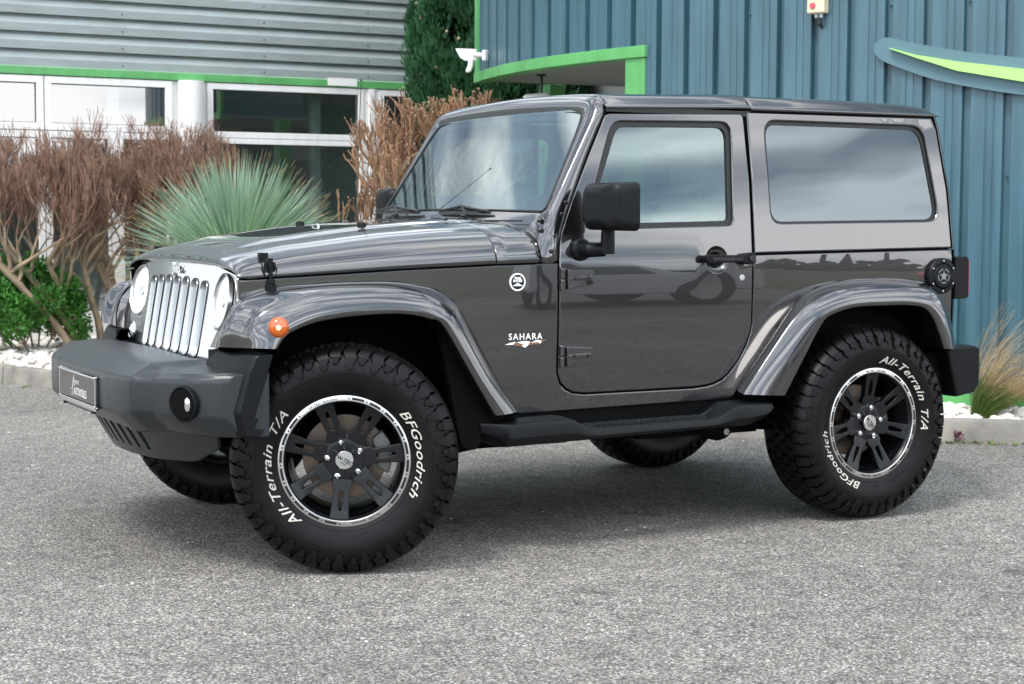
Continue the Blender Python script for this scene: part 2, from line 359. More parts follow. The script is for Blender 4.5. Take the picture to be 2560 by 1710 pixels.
# kerb
KP = catmull([(-1.3, 11.5, 0), (-.35, 8.9, 0), (.12, 7.4, 0), (.42, 6.45, 0), (.72, 5.55, 0), (1.25, 4.25, 0), (2.1, 2.95, 0), (3.2, 1.75, 0), (4.05, 1.05, 0), (4.40, .80, 0), (4.74, .52, 0), (5.3, .15, 0), (6.4, -.45, 0), (9, -1.6, 0)], 10)
CONC = mat('kerb_concrete', (.24, .225, .195), .85, bump=(40, .004, 6), var=(4, .35))
KH = .13
def koff(i, d):
    t = (KP[min(i+1, len(KP)-1)]-KP[max(i-1, 0)]).normalized(); n_ = Vector((-t.y, t.x, 0))   # towards the bed
    return KP[i]+n_*d
L0 = 0; kerbs = []; cur = [0]; cl = 0
for i in range(1, len(KP)):
    cl += (KP[i]-KP[i-1]).length; cur.append(i)
    if cl > .9 or i == len(KP)-1:
        mb = MB(); secs = []
        for j in cur:
            e = .006 if j in (cur[0], cur[-1]) else 0
            t = (KP[min(j+1, len(KP)-1)]-KP[max(j-1, 0)]).normalized(); sh = t*(.006 if j == cur[0] else (-.006 if j == cur[-1] else 0))
            secs.append([koff(j, -.0)+sh+Vector((0, 0, -.05)), koff(j, .004)+sh+Vector((0, 0, KH-.02)), koff(j, .012)+sh+Vector((0, 0, KH-.004)), koff(j, .03)+sh+Vector((0, 0, KH)), koff(j, .10)+sh+Vector((0, 0, KH)), koff(j, .10)+sh+Vector((0, 0, -.05))])
        mb.loft(secs, True, True); kerbs.append(mb.build('kerb', CONC, smooth=40)); tag(kerbs[-1], kind='structure')
        cur = [i]; cl = 0
# blue wall path (computed from the curve of the building)
WP0 = [(6.9, -1.35), (6.3, -.45), (5.75, .35), (5.216, 1.134), (4.945, 1.546), (4.701, 1.974), (4.487, 2.419), (4.307, 2.878), (4.164, 3.350), (4.062, 3.832), (4.004, 4.322), (3.992, 4.814), (4.031, 5.306), (4.121, 5.791), (4.225, 6.20)]
WP = catmull([(x, y, 0) for x, y in WP0], 14)
wd = [0]
for a, b in zip(WP, WP[1:]): wd.append(wd[-1]+(b-a).length)
def wpt(s, off):
    s = clampf(s, 0, wd[-1]-1e-6); i = 0
    lo, hi = 0, len(wd)-2
    while lo < hi:
        mi = (lo+hi+1)//2
        if wd[mi] <= s: lo = mi
        else: hi = mi-1
    i = lo; f = (s-wd[i])/(wd[i+1]-wd[i]); p = WP[i].lerp(WP[i+1], f); t = (WP[min(i+2, len(WP)-1)]-WP[max(i-1, 0)]).normalized()
    return p+Vector((-t.y, t.x, 0))*off       # outward: towards the camera
def s_of(x, y): return wd[min(range(len(WP)), key=lambda i: (WP[i].x-x)**2+(WP[i].y-y)**2)]
PITCH = .2463; S0 = s_of(5.216, 1.134)
bed = [koff(i, .09) for i in range(len(KP))]
# gravel bed sheet
GRAV = mat('bed_soil', (.42, .38, .33), .9, bump=(30, .02, 5), var=(12, .3))
q = MB(); v = [Vector((p.x, p.y, .085)) for p in bed]; q.add(v+[Vector((20, 14, .085)), Vector((3, 22, .085)), Vector((-2, 16, .085))], [tuple(range(len(v)+3))]); tag(q.build('gravel_bed', GRAV, smooth=None), kind='structure')
def in_bed(x, y): return pip((x, y), [(p.x, p.y) for p in bed]+[(20, 14), (3, 22), (-2, 16)])
# white stones
STONE = mat('white_stone', (.70, .66, .60), .8, bump=(25, .006, 4), var=(9, .16))
rg_ = random.Random(11); ico = bmesh.new(); bmesh.ops.create_icosphere(ico, subdivisions=1, radius=1); iv = [v.co.copy() for v in ico.verts]; ifc = [tuple(v.index for v in f.verts) for f in ico.faces]; ico.free()
q = MB(); nst = 0
def stone(x, y, z, r):
    sx, sy, sz = [r*rg_.uniform(.65, 1.25) for _ in range(3)]; sz *= .62; rot = Matrix.Rotation(rg_.uniform(0, 6.3), 3, 'Z') @ Matrix.Rotation(rg_.uniform(-.4, .4), 3, 'X')
    q.add([rot @ Vector((v.x*sx*rg_.uniform(.82, 1.12), v.y*sy*rg_.uniform(.82, 1.12), v.z*sz*rg_.uniform(.8, 1.1)))+Vector((x, y, z)) for v in iv], ifc)
while nst < 5200:
    if rg_.random() < .45: x, y = rg_.uniform(3.9, 6.6), rg_.uniform(-.6, 2.2)
    else: x, y = rg_.uniform(-.6, 4.2), rg_.uniform(5.0, 11.5)
    if not in_bed(x, y): continue
    near = x > 3.8 and y < 2.3
    stone(x, y, .085+rg_.uniform(0, .035), rg_.uniform(.022, .06) if near else rg_.uniform(.025, .055)); nst += 1
tag(q.build('white_gravel', STONE, smooth=60, fix=False), kind='stuff', label='white stones covering the planted bed behind the kerb', cat='gravel')

# ================================================================== BLUE CLAD BUILDING
bb = empty('blue_building', (5.0, 2.5, 0), 'curved building clad in ribbed blue metal sheet with bright green trim', 'building')
ZF = 2.40; sA = s_of(4.16, 3.37)+.11        # the green post stands here
def clad(s0, s1, z0, z1, name):
    prof_ = [(0, .0), (.006, -.045), (.048, -.045), (.054, 0), (.098, 0), (.101, -.005), (.109, -.005), (.112, 0), (.146, 0), (.149, -.005), (.157, -.005), (.160, 0), (.200, 0), (.2405, 0)]
    pts = []; k = math.floor((s0-S0)/PITCH)-1
    while True:
        b0 = S0+k*PITCH
        if b0 > s1: break
        for d, o in prof_:
            s = b0+d
            if s0 <= s <= s1: pts.append((s, o))
        k += 1
    pts = [(s0, 0)]+pts+[(s1, 0)]
    mb = MB(); mb.loft([[wpt(s, o)+Vector((0, 0, z)) for s, o in pts] for z in (z0, (z0+z1)/2, z1)])
    return mb.build(name, BLUE, bb, smooth=25, fix=False)
def wdir(off): return off
cladL = clad(0, sA+.0, .19, 5.6, 'cladding'); cladU = clad(sA+.0, wd[-1], ZF+.03, 5.6, 'cladding')
# screws along the ribs
mb = MB()
for k in range(-16, 14):
    for z, odd in ((.42, 0), (1.52, 0), (2.58, 1), (3.0, 0), (3.6, 1)):
        s = S0+k*PITCH+.027
        if z < ZF and s > sA: continue
        if 0 < s < wd[-1] and (k % 2 == odd):
            p = wpt(s, -.028)+Vector((0, 0, z+.02*math.sin(k*3.1))); mb.add([p+Vector((v.x*.009, v.y*.009, v.z*.009)) for v in iv], ifc)
mb.build('cladding_screw', mat('screw_blue', (.06, .12, .15), .4, .5), bb, fix=False); bpy.data.objects['cladding_screw']['kind'] = 'stuff'
def strip(s0, s1, o0, o1, z0, z1, name, m_, n=60):
    mb = MB(); secs = []
    for i in range(n+1):
        s = lerp(s0, s1, i/n); a = wpt(s, o0); b = wpt(s, o1)
        secs.append([a+Vector((0, 0, z0)), b+Vector((0, 0, z0)), b+Vector((0, 0, z1)), a+Vector((0, 0, z1))])
    mb.loft(secs, True, True); return mb.build(name, m_, bb, smooth=40, bevel=.003)
strip(0, sA+.02, -.02, .018, .125, .192, 'base_trim', GREEN)
strip(sA-.015, wd[-1]+.0, -.10, .030, ZF-.035, ZF+.045, 'soffit_trim', GREEN)
strip(sA+.0, sA+.19, -.10, .012, .13, ZF-.036, 'door_post', GREEN, 6)
strip(wd[-1]-.075, wd[-1]-.0, -.06, .022, ZF+.046, 5.6, 'corner_trim', GREEN, 6)
strip(0, sA, -.12, -.06, 0, .13, 'plinth', CONC)
# soffit
SOF = mat('soffit_boards', (.20, .215, .215), .6, var=(.8, .1))
arc = [wpt(lerp(sA, wd[-1], i/24), -.05) for i in range(25)]; far = [Vector((5.70, 6.05, 0)), Vector((7.2, 5.6, 0)), Vector((7.5, 3.2, 0))]
mb = MB(); pl_ = [(p.x, p.y) for p in arc+far]; mb.prism(pl_, lambda p: (p[0], p[1], ZF-.02), lambda p: (p[0], p[1], ZF+.02)); mb.build('soffit', SOF, bb, smooth=None)
mb = MB()
for i in range(9):     # board joints
    d = .20+i*.22; a = wpt(sA+.02, -.1-.0)+Vector((.15, 0, 0)); 
    mb.box([5.3+.0, 3.45+i*.30, ZF-.024], [2.1, .012, .006], Matrix.Rotation(-.12, 3, 'Z'))
pass
# upper rear faces and the body of the building
mb = MB(); e_ = wpt(wd[-1], -.02)
mb.add([(e_.x, e_.y, ZF+.02), (8.5, 5.2, ZF+.02), (8.5, 5.2, 5.6), (e_.x, e_.y, 5.6)], [(0, 1, 2, 3)]); 
mb.add([p+Vector((0, 0, 5.6)) for p in [wpt(lerp(0, wd[-1], i/30), 0) for i in range(31)]]+[Vector((8.5, 5.2, 5.6)), Vector((10, -1, 5.6))], [tuple(range(33))])
mb.build('rear_wall', BLUE, bb, fix=False)
# recessed entrance
GARD = mat('grey_boards', (.12, .13, .13), .6, var=(2, .15)); ent = wpt(sA, -.1)
mb = MB(); mb.add([(ent.x+.02, ent.y, .0), (ent.x+2.9, ent.y+.9, 0), (ent.x+2.9, ent.y+.9, ZF), (ent.x+.02, ent.y, ZF)], [(0, 1, 2, 3)]); mb.build('entrance_wall', GARD, bb, fix=False)
mb = MB(); mb.box2((4.88, 6.12, .09), (5.03, 6.32, ZF-.021)); mb.build('entrance_column', GREEN, bb, bevel=.01)
mb = MB(); mb.loft([[(5.05, 6.25, 1.9), (7.2, 5.75, 1.9)], [(5.05, 6.25, 2.18), (7.2, 5.75, 2.36)]]); mb.box2((6.2, 6.6, 0), (6.35, 9.5, 2.6)); mb.build('awning_board', mat('pale_board', (.26, .28, .28), .5), bb, fix=False)
mb = MB(); mb.box([9.0, 8.6, 1.4], [5.0, .1, 2.8], Matrix.Rotation(-.5, 3, 'Z')); 
for k in range(9): mb.box([9.0, 8.53, .3+k*.28], [5.0, .03, .02], Matrix.Rotation(-.5, 3, 'Z'))
far_wall = mb.build('grey_boundary_wall', mat('grey_siding', (.16, .175, .18), .5), None); tag(far_wall, 'grey panelled wall seen beneath the blue overhang behind the cypress', 'wall')
# wall sign (curved swoosh) : flat board standing off the cladding
def sgn_pt(s, z, o): return wpt(s, o)+Vector((0, 0, z))
def strip_poly(pts, o0, o1, name, m_, par, bev=.003, sub=.05):
    P = densify(pts, sub); mb = MB(); mb.sheet(P, [], lambda s, z: wpt(s, o1)+Vector((0, 0, z)), None, grid=.08, seg=.04)
    # back copy and rim
    n = len(P); a = [wpt(s, o1)+Vector((0, 0, z)) for s, z in P]; b = [wpt(s, o0)+Vector((0, 0, z)) for s, z in P]
    mb.loft([a, b], True); return mb.build(name, m_, par, smooth=30)
SGN = mat('sign_blue', (.085, .165, .200), .5, var=(2, .06)); LIME = mat('sign_lime', (.36, .66, .19), .45)
sw_ = catmull([(2.2, 2.150, 0), (2.55, 2.178, 0), (2.939, 2.224, 0), (3.321, 2.282, 0), (3.644, 2.352, 0), (3.734, 2.379, 0), (3.793, 2.379, 0), (3.836, 2.352, 0), (3.846, 2.315, 0), (3.821, 2.262, 0), (3.717, 2.206, 0), (3.463, 2.113, 0), (3.195, 2.051, 0), (2.934, 2.005, 0), (2.5, 1.945, 0), (2.2, 1.92, 0)], 5)
sgn = empty('wall_sign', (wpt(3.3, 0).x, wpt(3.3, 0).y, 2.1), 'curved blue sign board with a tapering lime green blade on the blue cladding', 'sign')
strip_poly([(p.x, p.y) for p in sw_], .004, .035, 'sign_board', SGN, sgn)
gl_ = [(2.2, 2.09), (2.55, 2.11), (2.938, 2.157), (3.319, 2.214), (3.566, 2.263), (3.735, 2.314), (3.735, 2.309), (3.566, 2.245), (3.318, 2.158), (2.936, 2.082), (2.5, 2.01), (2.2, 1.98)]
strip_poly(gl_, .036, .075, 'sign_blade', LIME, sgn)
# switch box with cables
CREAM = mat('cream_plastic', (.68, .62, .42), .45, var=(8, .1)); PINK = mat('red_button', (.55, .08, .12), .4)
sb = empty('switch_box', (wpt(4.22, 0).x, wpt(4.22, 0).y, 2.55), 'cream wall switch box with a round red button above the car roof', 'switch box')
def wbox(s0, s1, z0, z1, o0, o1, name, m_, par, bev=.006):
    mb = MB(); mb.add([wpt(s, o)+Vector((0, 0, z)) for s in (s0, s1) for o in (o0, o1) for z in (z0, z1)], [(0, 1, 3, 2), (4, 6, 7, 5), (0, 4, 5, 1), (2, 3, 7, 6), (0, 2, 6, 4), (1, 5, 7, 3)]); return mb.build(name, m_, par, bevel=bev)
wbox(4.165, 4.285, 2.555, 2.86, .0, .075, 'housing', CREAM, sb, .01)
q = MB(); c = wpt(4.243, .076)+Vector((0, 0, 2.603)); n_ = (wpt(4.243, .1)-wpt(4.243, 0)).normalized(); q.tube([c-n_*.004, c+n_*.006], .020, 20); q.build('button', PINK, sb, bevel=.002)
q = MB()
for s in (4.205, 4.238):
    c = wpt(s, .03); q.tube([c+Vector((0, 0, 2.556)), c+Vector((0, 0, 2.530))], .012, 10)
q.build('cable_gland', mat('pale_grey_plastic', (.55, .57, .55), .5), sb)
q = MB()
a = wpt(4.238, .03); b = wpt(4.212, .015); d = wpt(4.205, .03)
q.tube(catmull([a+Vector((0, 0, 2.53)), a+Vector((0, 0, 2.50)), b+Vector((0, 0, 2.478)), d+Vector((0, 0, 2.50)), d+Vector((0, 0, 2.53))], 5), .007, 8); q.tube([b+Vector((0, 0, 2.485)), wpt(4.21, -.01)+Vector((0, 0, 2.45)), wpt(4.21, -.02)+Vector((0, 0, 2.0))], .006, 6); q.build('cable', SEAL, sb)
# motion detector / camera at the corner
SW = wd[-1]
e0 = wpt(SW-.42, .0); tl_ = (wpt(SW-.02, 0)-wpt(SW-.2, 0)).normalized(); nl_ = Vector((tl_.y, -tl_.x, 0))
if nl_.dot(Vector((-1, -1, 0))) < 0: nl_ = -nl_
sc_ = empty('security_sensor', (e0.x, e0.y, 2.55), 'white security sensor on a bracket at the corner of the blue overhang', 'sensor')
WPL = mat('white_plastic', (.80, .79, .76), .4)
rt_ = Vector((-.878, .479, 0))   # sideways
base = e0+nl_*.03+Vector((0, 0, 2.555))
q = MB(); q.box(base+Vector((0, 0, 0)), (.055, .035, .085), Matrix.Rotation(.5, 3, 'Z')); q.build('mount', WPL, sc_, bevel=.008)
q = MB(); q.tube([base, base+rt_*.07+nl_*.03+Vector((0, 0, .006))], .020, 12); q.build('arm', WPL, sc_)
q = MB(); c = base+rt_*.105+nl_*.04
pf = rnd([(-.065, .055), (.038, .050), (.040, -.042), (.012, -.042), (-.025, -.02)], .008)
q.prism(pf, lambda p: c+rt_*-p[0]*1.0+Vector((0, 0, p[1]))+nl_*.035, lambda p: c+rt_*-p[0]+Vector((0, 0, p[1]))-nl_*.035); q.build('hood', WPL, sc_, bevel=.008)
q = MB(); q.tube(catmull([c+rt_*-.03+Vector((0, 0, -.03)), c+rt_*-.025+Vector((0, 0, -.085)), c+rt_*-.01+Vector((0, 0, -.12)), c+rt_*-.01+Vector((0, 0, -.138))], 3), [.023]*3+[.023]*3+[.023]*2+[.02, .008], 14); q.build('sensor_head', WPL, sc_)
# lamp below the soffit
lm = empty('soffit_lamp', (4.52, 5.2, 2.1), 'small white lamp hanging on a black stem under the blue overhang', 'lamp')
q = MB(); q.tube([(4.33, 5.3, ZF-.02), (4.33, 5.3, ZF-.035)], .04, 12); q.tube([(4.33, 5.3, ZF-.03), (4.33, 5.3, 2.20)], .014, 8); q.tube([(4.33, 5.3, 2.21), (4.40, 5.24, 2.18)], .02, 8); q.build('stem', BLKS, lm)
q = MB(); q.tube([(4.20, 5.36, 2.175), (4.22, 5.35, 2.178), (4.36, 5.28, 2.195), (4.38, 5.27, 2.195)], [.03, .045, .045, .035], 14); q.build('lamp_head', WPL, lm)

# ================================================================== GREY BUILDING (left)
gb = empty('grey_building', (2.2, 9.4, 0), 'pale grey building with horizontal ribbed cladding above white framed windows', 'building')
YW = 12.25; X0, X1 = -9.0, 9.5; SC = 15.86/18.71
def fit(o):      # real size and place of the building: its survey numbers times SC, base on the ground
    for v in o.data.vertices:
        w_ = v.co+Vector((2.2, 9.4, 0)); z = w_.z
        w_ = Vector((-2.349+(w_.x+2.349)*SC, -6.464+(w_.y+6.464)*SC, max(0, 1.29+(z-1.29)*SC) if z > .125 else 0)); v.co = w_-Vector((2.2, 9.4, 0))
    return o
mb = MB(); secs = []; z = 2.845; zz = []
while z < 5.7:
    zz += [(z, 0), (z+.088, 0), (z+.094, -.004), (z+.150, -.030), (z+.152, -.065), (z+.186, -.065)]; z += .187
mb.loft([[(X0, YW-.02-o*1.0-0.0, z_) for z_, o in zz], [(X1, YW-.02-o, z_) for z_, o in zz]]); mb.build('cladding', GREYC, gb, smooth=20, fix=False)
mb = MB(); 
for x in (-.3, 1.0, 2.95, 4.6, 5.9, 7.2):
    for k in range(8): mb.add([Vector((x+v.x*.009, YW-.022+v.y*.008, 2.845+.187*k+.045+v.z*.009)) for v in iv], ifc)
mb.build('cladding_screw', BLKS, gb, fix=False); bpy.data.objects[mb and 'cladding_screw.001']['kind'] = 'stuff'
q = MB(); q.box2((X0, YW-.05, 2.755), (X1, YW+.02, 2.842)); q.build('trim', GREEN, gb, bevel=.005)
q = MB(); q.box2((5.37, YW-.06, 2.77), (5.74, YW-.051, 2.86)); q.box2((5.41, YW-.062, 2.775), (5.62, YW-.0605, 2.80)); q.build('patch', WPL, gb)
def frame(x0, x1, z0, z1, w_=.05, name='window'):
    f = MB(); f.box2((x0, YW-.04, z0), (x1, YW+.04, z0+w_)); f.box2((x0, YW-.04, z1-w_), (x1, YW+.04, z1)); f.box2((x0, YW-.041, z0+w_), (x0+w_, YW+.04, z1-w_)); f.box2((x1-w_, YW-.041, z0+w_), (x1, YW+.04, z1-w_))
    fo = f.build(name, WPVC, gb, fix=False, bevel=.004)
    g = MB(); g.add([(x0+w_, YW+.01, z0+w_), (x1-w_, YW+.01, z0+w_), (x1-w_, YW+.01, z1-w_), (x0+w_, YW+.01, z1-w_)], [(0, 1, 2, 3)]); g.build('pane', WGL, fo, smooth=None, fix=False)
    s_ = MB(); e = .008; s_.box2((x0+w_, YW-.004, z0+w_), (x1-w_, YW+.004, z0+w_+e)); s_.box2((x0+w_, YW-.004, z1-w_-e), (x1-w_, YW+.004, z1-w_)); s_.box2((x0+w_, YW-.0041, z0+w_), (x0+w_+e, YW+.004, z1-w_)); s_.box2((x1-w_-e, YW-.0041, z0+w_), (x1-w_, YW+.004, z1-w_)); s_.build('gasket', SEAL, fo, fix=False)
    return fo
WGL = glassmat('office_glass', (.50, .58, .58), f0=.20)
for a, b, rail in ((-3.3, -.30, 0), (-.26, 2.075, 0), (2.085, 3.50, 0), (3.91, 5.84, 1), (6.03, 7.9, 1)):
    zt = 2.745
    frame(a, b, 2.165 if not rail else 2.13, zt, .075 if not rail else .07)
    if rail: frame(a, b, .12, 2.125, .06)
    else: frame(a, b, .12, 2.155, .07)
q = MB(); q.tube([(3.70, YW-.10, 0), (3.70, YW-.10, 2.75)], .145, 28); q.build('column', WPVC, gb)
for a, b in (((3.50, YW, 0), (3.91, YW+.1, 2.75)), ((5.842, YW-.03, 0), (6.028, YW+.06, 2.75)), ((5.90, YW-.055, 0), (5.97, YW-.031, 2.75)), ((2.76, YW-.06, 0), (2.94, YW-.042, 2.16)), ((7.9, YW-.03, 0), (X1, YW+.1, 2.75)), ((X0, YW-.03, 0), (-3.3, YW+.1, 2.75))):
    q = MB(); q.box2(a, b); q.build('pilaster', WPVC, gb, fix=False, bevel=.004)
PI_ = mat('pale_interior', (.45, .45, .43), .7)
for a, b in (((2.80, YW+.05, .1), (2.92, YW+.15, 2.7)), ((2.45, YW+1.5, .1), (3.1, YW+1.9, .9)), ((4.2, YW+1.0, .1), (5.2, YW+1.6, .85)), ((5.3, YW+.3, .1), (5.42, YW+.4, 2.7))):
    q = MB(); q.box2(a, b); q.build('interior_fitting', PI_, gb, fix=False)
q = MB(); q.box2((X0, YW+3.5, 0), (X1, YW+3.6, 3)); q.build('interior_wall', mat('interior_dim', (.30, .33, .33), .9), gb, fix=False)
q = MB(); q.box2((X0, YW+.1, 2.77), (X1, YW+3.6, 2.83)); q.box2((X0, YW+.0, 5.7), (X1, YW+8, 5.8)); q.build('ceiling', mat('ceiling_grey', (.3, .3, .3), .9), gb, fix=False)
q = MB(); q.box2((X0, YW-.12, 0), (X1, YW-.041, .115)); q.build('plinth', CONC, gb, fix=False)
q = MB(); q.box2((X0, 8.75, .0), (X1, 9.35, .10)); tag(q.build('garden_path', mat('path_slabs', (.50, .49, .46), .85, bump=(20, .003)), fix=False), kind='structure')

for o_ in [o for o in bpy.data.objects if o.parent == gb or (o.parent and o.parent.parent == gb)]: fit(o_)
# ================================================================== PLANTS
BARK = mat('bare_bark', (.27, .20, .13), .85, bump=(35, .004, 4), var=(10, .4)); TWIG = mat('brown_twig', (.22, .125, .085), .8, var=(14, .4)); CUT = mat('cut_wood', (.62, .46, .30), .8)
TWIG2 = mat('pruned_stub', (.27, .150, .085), .8, var=(14, .35))
RMIN = [.0028]
def grow(rg, mbT, mbB, mbC, p, d, L_, r, lvl, env, top, maxl, cutp=.4):
    n = 4; pts = [p.copy()]; rr = [r]; dd = d.copy()
    for i in range(n):
        dd = (dd+Vector((rg.gauss(0, .16), rg.gauss(0, .16), rg.gauss(0, .08)+.05))).normalized()
        q_ = pts[-1]+dd*(L_/n)
        if not env(q_): dd = (dd*.4+Vector((0, 0, .6))).normalized(); q_ = pts[-1]+dd*(L_/n)*.7
        if q_.z > top(q_): break
        pts.append(q_); rr.append(lerp(r, r*.66, (i+1)/n))
    if len(pts) < 2: return
    (mbT if lvl < 2 else mbB).tube(pts, rr, 6 if lvl < 2 else (4 if lvl < 4 else 3))
    e = pts[-1]
    if lvl >= maxl or len(pts) < n:
        if rg.random() < cutp and mbC is not None:
            t = (pts[-1]-pts[-2]).normalized(); mbC.tube([e, e+t*.003], rr[-1]*1.15, 5)
        return
    for k in range(rg.choice((2, 2, 3, 3)) if lvl > 0 else 3):
        a = rg.uniform(0, 6.28); sp_ = rg.uniform(.35, .85) if lvl < 2 else rg.uniform(.15, .45)
        side = Vector((math.cos(a), math.sin(a), 0)); nd = (dd+side*sp_+Vector((0, 0, .55 if lvl > 1 else .0))).normalized()
        st = pts[rg.randint(max(1, len(pts)-2), len(pts)-1)] if k else e
        grow(rg, mbT, mbB, mbC, st, nd, L_*rg.uniform(.66, .95), max(RMIN[0], rr[-1]*rg.uniform(.62, .85)), lvl+1, env, top, maxl, cutp)
def shrub(name, base, label, stems, crown_c, crown_r, ztop, seed, lvl=6, r0=.028, twig=TWIG, cutp=.35, zfork=.9, thick=1.0):
    rg = random.Random(seed); root = empty(name, base, label, 'shrub'); T_, B_, C_ = MB(), MB(), MB()
    env = lambda q_: ((q_.x-crown_c[0])/crown_r[0])**2+((q_.y-crown_c[1])/crown_r[1])**2 < 1
    top = lambda q_: ztop-.12*max(0, ((q_.x-crown_c[0])/crown_r[0])**2)**1.5+.05*math.sin(q_.x*9+q_.y*7)
    for (bx, by, tx, ty, zf) in stems:
        pts = [Vector((bx, by, .05)), Vector((lerp(bx, tx, .2)+rg.uniform(-.03, .03), lerp(by, ty, .25), lerp(.05, zf, .3))), Vector((lerp(bx, tx, .6), lerp(by, ty, .6)+rg.uniform(-.05, .05), lerp(.05, zf, .65))), Vector((tx, ty, zf))]
        pts = catmull(pts, 4); T_.tube(pts, [lerp(r0*1.25, r0*.85, i/(len(pts)-1))*(1+.08*math.sin(i*2.1)) for i in range(len(pts))], 9)
        for k in range(5):
            a = rg.uniform(0, 6.28); d = Vector((math.cos(a)*.7, math.sin(a)*.7, 1)).normalized(); grow(rg, T_, B_, C_, pts[-rg.randint(1, 5)], d, .30, r0*.62*thick, 0, env, top, lvl, cutp)
    tr_ = T_.build('trunk', BARK, root, fix=False); B_.build('branches', twig, root, fix=False, smooth=None)
    if C_.v: C_.build('cut_end', CUT, root, fix=False, smooth=None)['kind'] = 'stuff'
    return len(B_.f)
nb1 = shrub('bare_shrub', (1.65, 8.2, 0), 'leafless brown multi-stemmed shrub with a clipped top in front of the white window', [(1.45, 8.15, 1.10, 8.05, .86), (1.58, 8.2, 1.42, 8.15, .88), (1.78, 8.25, 1.65, 8.4, .84), (1.95, 8.3, 1.93, 8.2, .86), (2.08, 8.35, 2.30, 8.3, .90), (2.05, 8.3, 2.4, 8.2, 1.0), (1.32, 8.0, .60, 7.95, .92), (1.85, 8.3, 1.75, 8.5, .80), (1.40, 8.05, .85, 8.2, .90)], (1.60, 8.15), (1.24, .60), 2.19, 5, 6, thick=1.15)
RMIN[0] = .0062
nb2 = shrub('pruned_shrub', (3.45, 6.0, 0), 'hard-pruned brown shrub with pale cut ends behind the windscreen', [(3.30, 6.0, 3.30, 6.0, 1.15), (3.5, 6.1, 3.62, 6.1, 1.20), (3.45, 5.95, 3.45, 5.9, 1.25), (3.6, 6.0, 3.85, 6.0, 1.40), (3.7, 6.1, 4.05, 6.0, 1.50), (3.8, 6.1, 4.3, 6.0, 1.60), (3.7, 6.0, 4.15, 5.9, 1.65)], (3.82, 6.0), (.90, .42), 2.25, 9, 4, .036, TWIG2, 1.0, thick=1.35)
print('twig faces', nb1, nb2)
def leaves(mb, rg, c, n, spread, size, asp=.5, up=.2, shape=None):
    for _ in range(n):
        while True:
            o = Vector((rg.uniform(-1, 1), rg.uniform(-1, 1), rg.uniform(-1, 1)))
            if .25 < o.length < 1: break
        p = c+Vector((o.x*spread[0], o.y*spread[1], o.z*spread[2])); d = (o.normalized()+Vector((rg.gauss(0, .5), rg.gauss(0, .5), rg.gauss(0, .5)+up))).normalized()
        s = d.cross(Vector((rg.gauss(0, 1), rg.gauss(0, 1), rg.gauss(0, 1)))).normalized(); L_ = size*rg.uniform(.6, 1.3); w_ = L_*asp*.5; nn = d.cross(s)*L_*.12
        mb.add([p, p+d*L_*.45+s*w_+nn, p+d*L_, p+d*L_*.45-s*w_+nn], [(0, 1, 2, 3)])
def leafmat(name, c, v):
    m = mat(name, c, .5, spec=.4, var=(3.0, v)); n = m.node_tree; b = n.nodes['Principled BSDF']; b.inputs['Subsurface Weight'].default_value = 0
    tr = n.nodes.new('ShaderNodeBsdfTranslucent'); tr.inputs['Color'].default_value = (c[0]*1.3, c[1]*1.4, c[2]*.8, 1); ms = n.nodes.new('ShaderNodeMixShader'); ms.inputs[0].default_value = .28
    o = n.nodes['Material Output']; n.links.new(b.outputs[0], ms.inputs[1]); n.links.new(tr.outputs[0], ms.inputs[2]); n.links.new(ms.outputs[0], o.inputs[0]); return m
LEAF = leafmat('bright_leaf', (.060, .190, .032), .5); CYP = leafmat('cypress_leaf', (.030, .105, .042), .45)
rg = random.Random(3)
def lump_bush(name, base, label, blobs, nleaf, size, m_, cat='bush', par=None):
    root = empty(name, base, label, cat); F_ = MB(); S_ = MB()
    for (x, y, z, rx, rz) in blobs:
        for k in range(9):
            a = rg.uniform(0, 6.28); u = rg.uniform(-.5, 1); rr = math.sqrt(max(0, 1-u*u))
            c = Vector((x+rx*rr*math.cos(a)*.75, y+rx*rr*math.sin(a)*.75, z+rz*u*.75)); leaves(F_, rg, c, nleaf, (rx*.45, rx*.45, rz*.45), size, .6)
            S_.tube([Vector((lerp(base[0], x, .3), lerp(base[1], y, .3), .08)), Vector((lerp(base[0], x, .8), lerp(base[1], y, .8), z*.5)), c], [.010, .007, .003], 4)
    F_.build('foliage', m_, root, fix=False, smooth=None); S_.build('stems', BARK, root, fix=False, smooth=None); return root
lump_bush('green_bush', (1.0, 8.1, 0), 'rounded bright green leafy bush beside the bare trunks at the left edge', [(.70, 8.05, .42, .26, .30), (.95, 8.15, .62, .26, .27), (1.18, 8.1, .45, .24, .28), (1.32, 8.15, .35, .18, .22), (.55, 8.2, .70, .26, .24), (.45, 8.0, .35, .25, .25), (.85, 7.95, .33, .24, .22), (1.10, 8.3, .66, .2, .2), (.25, 8.1, .60, .3, .3)], 210, .040, LEAF)
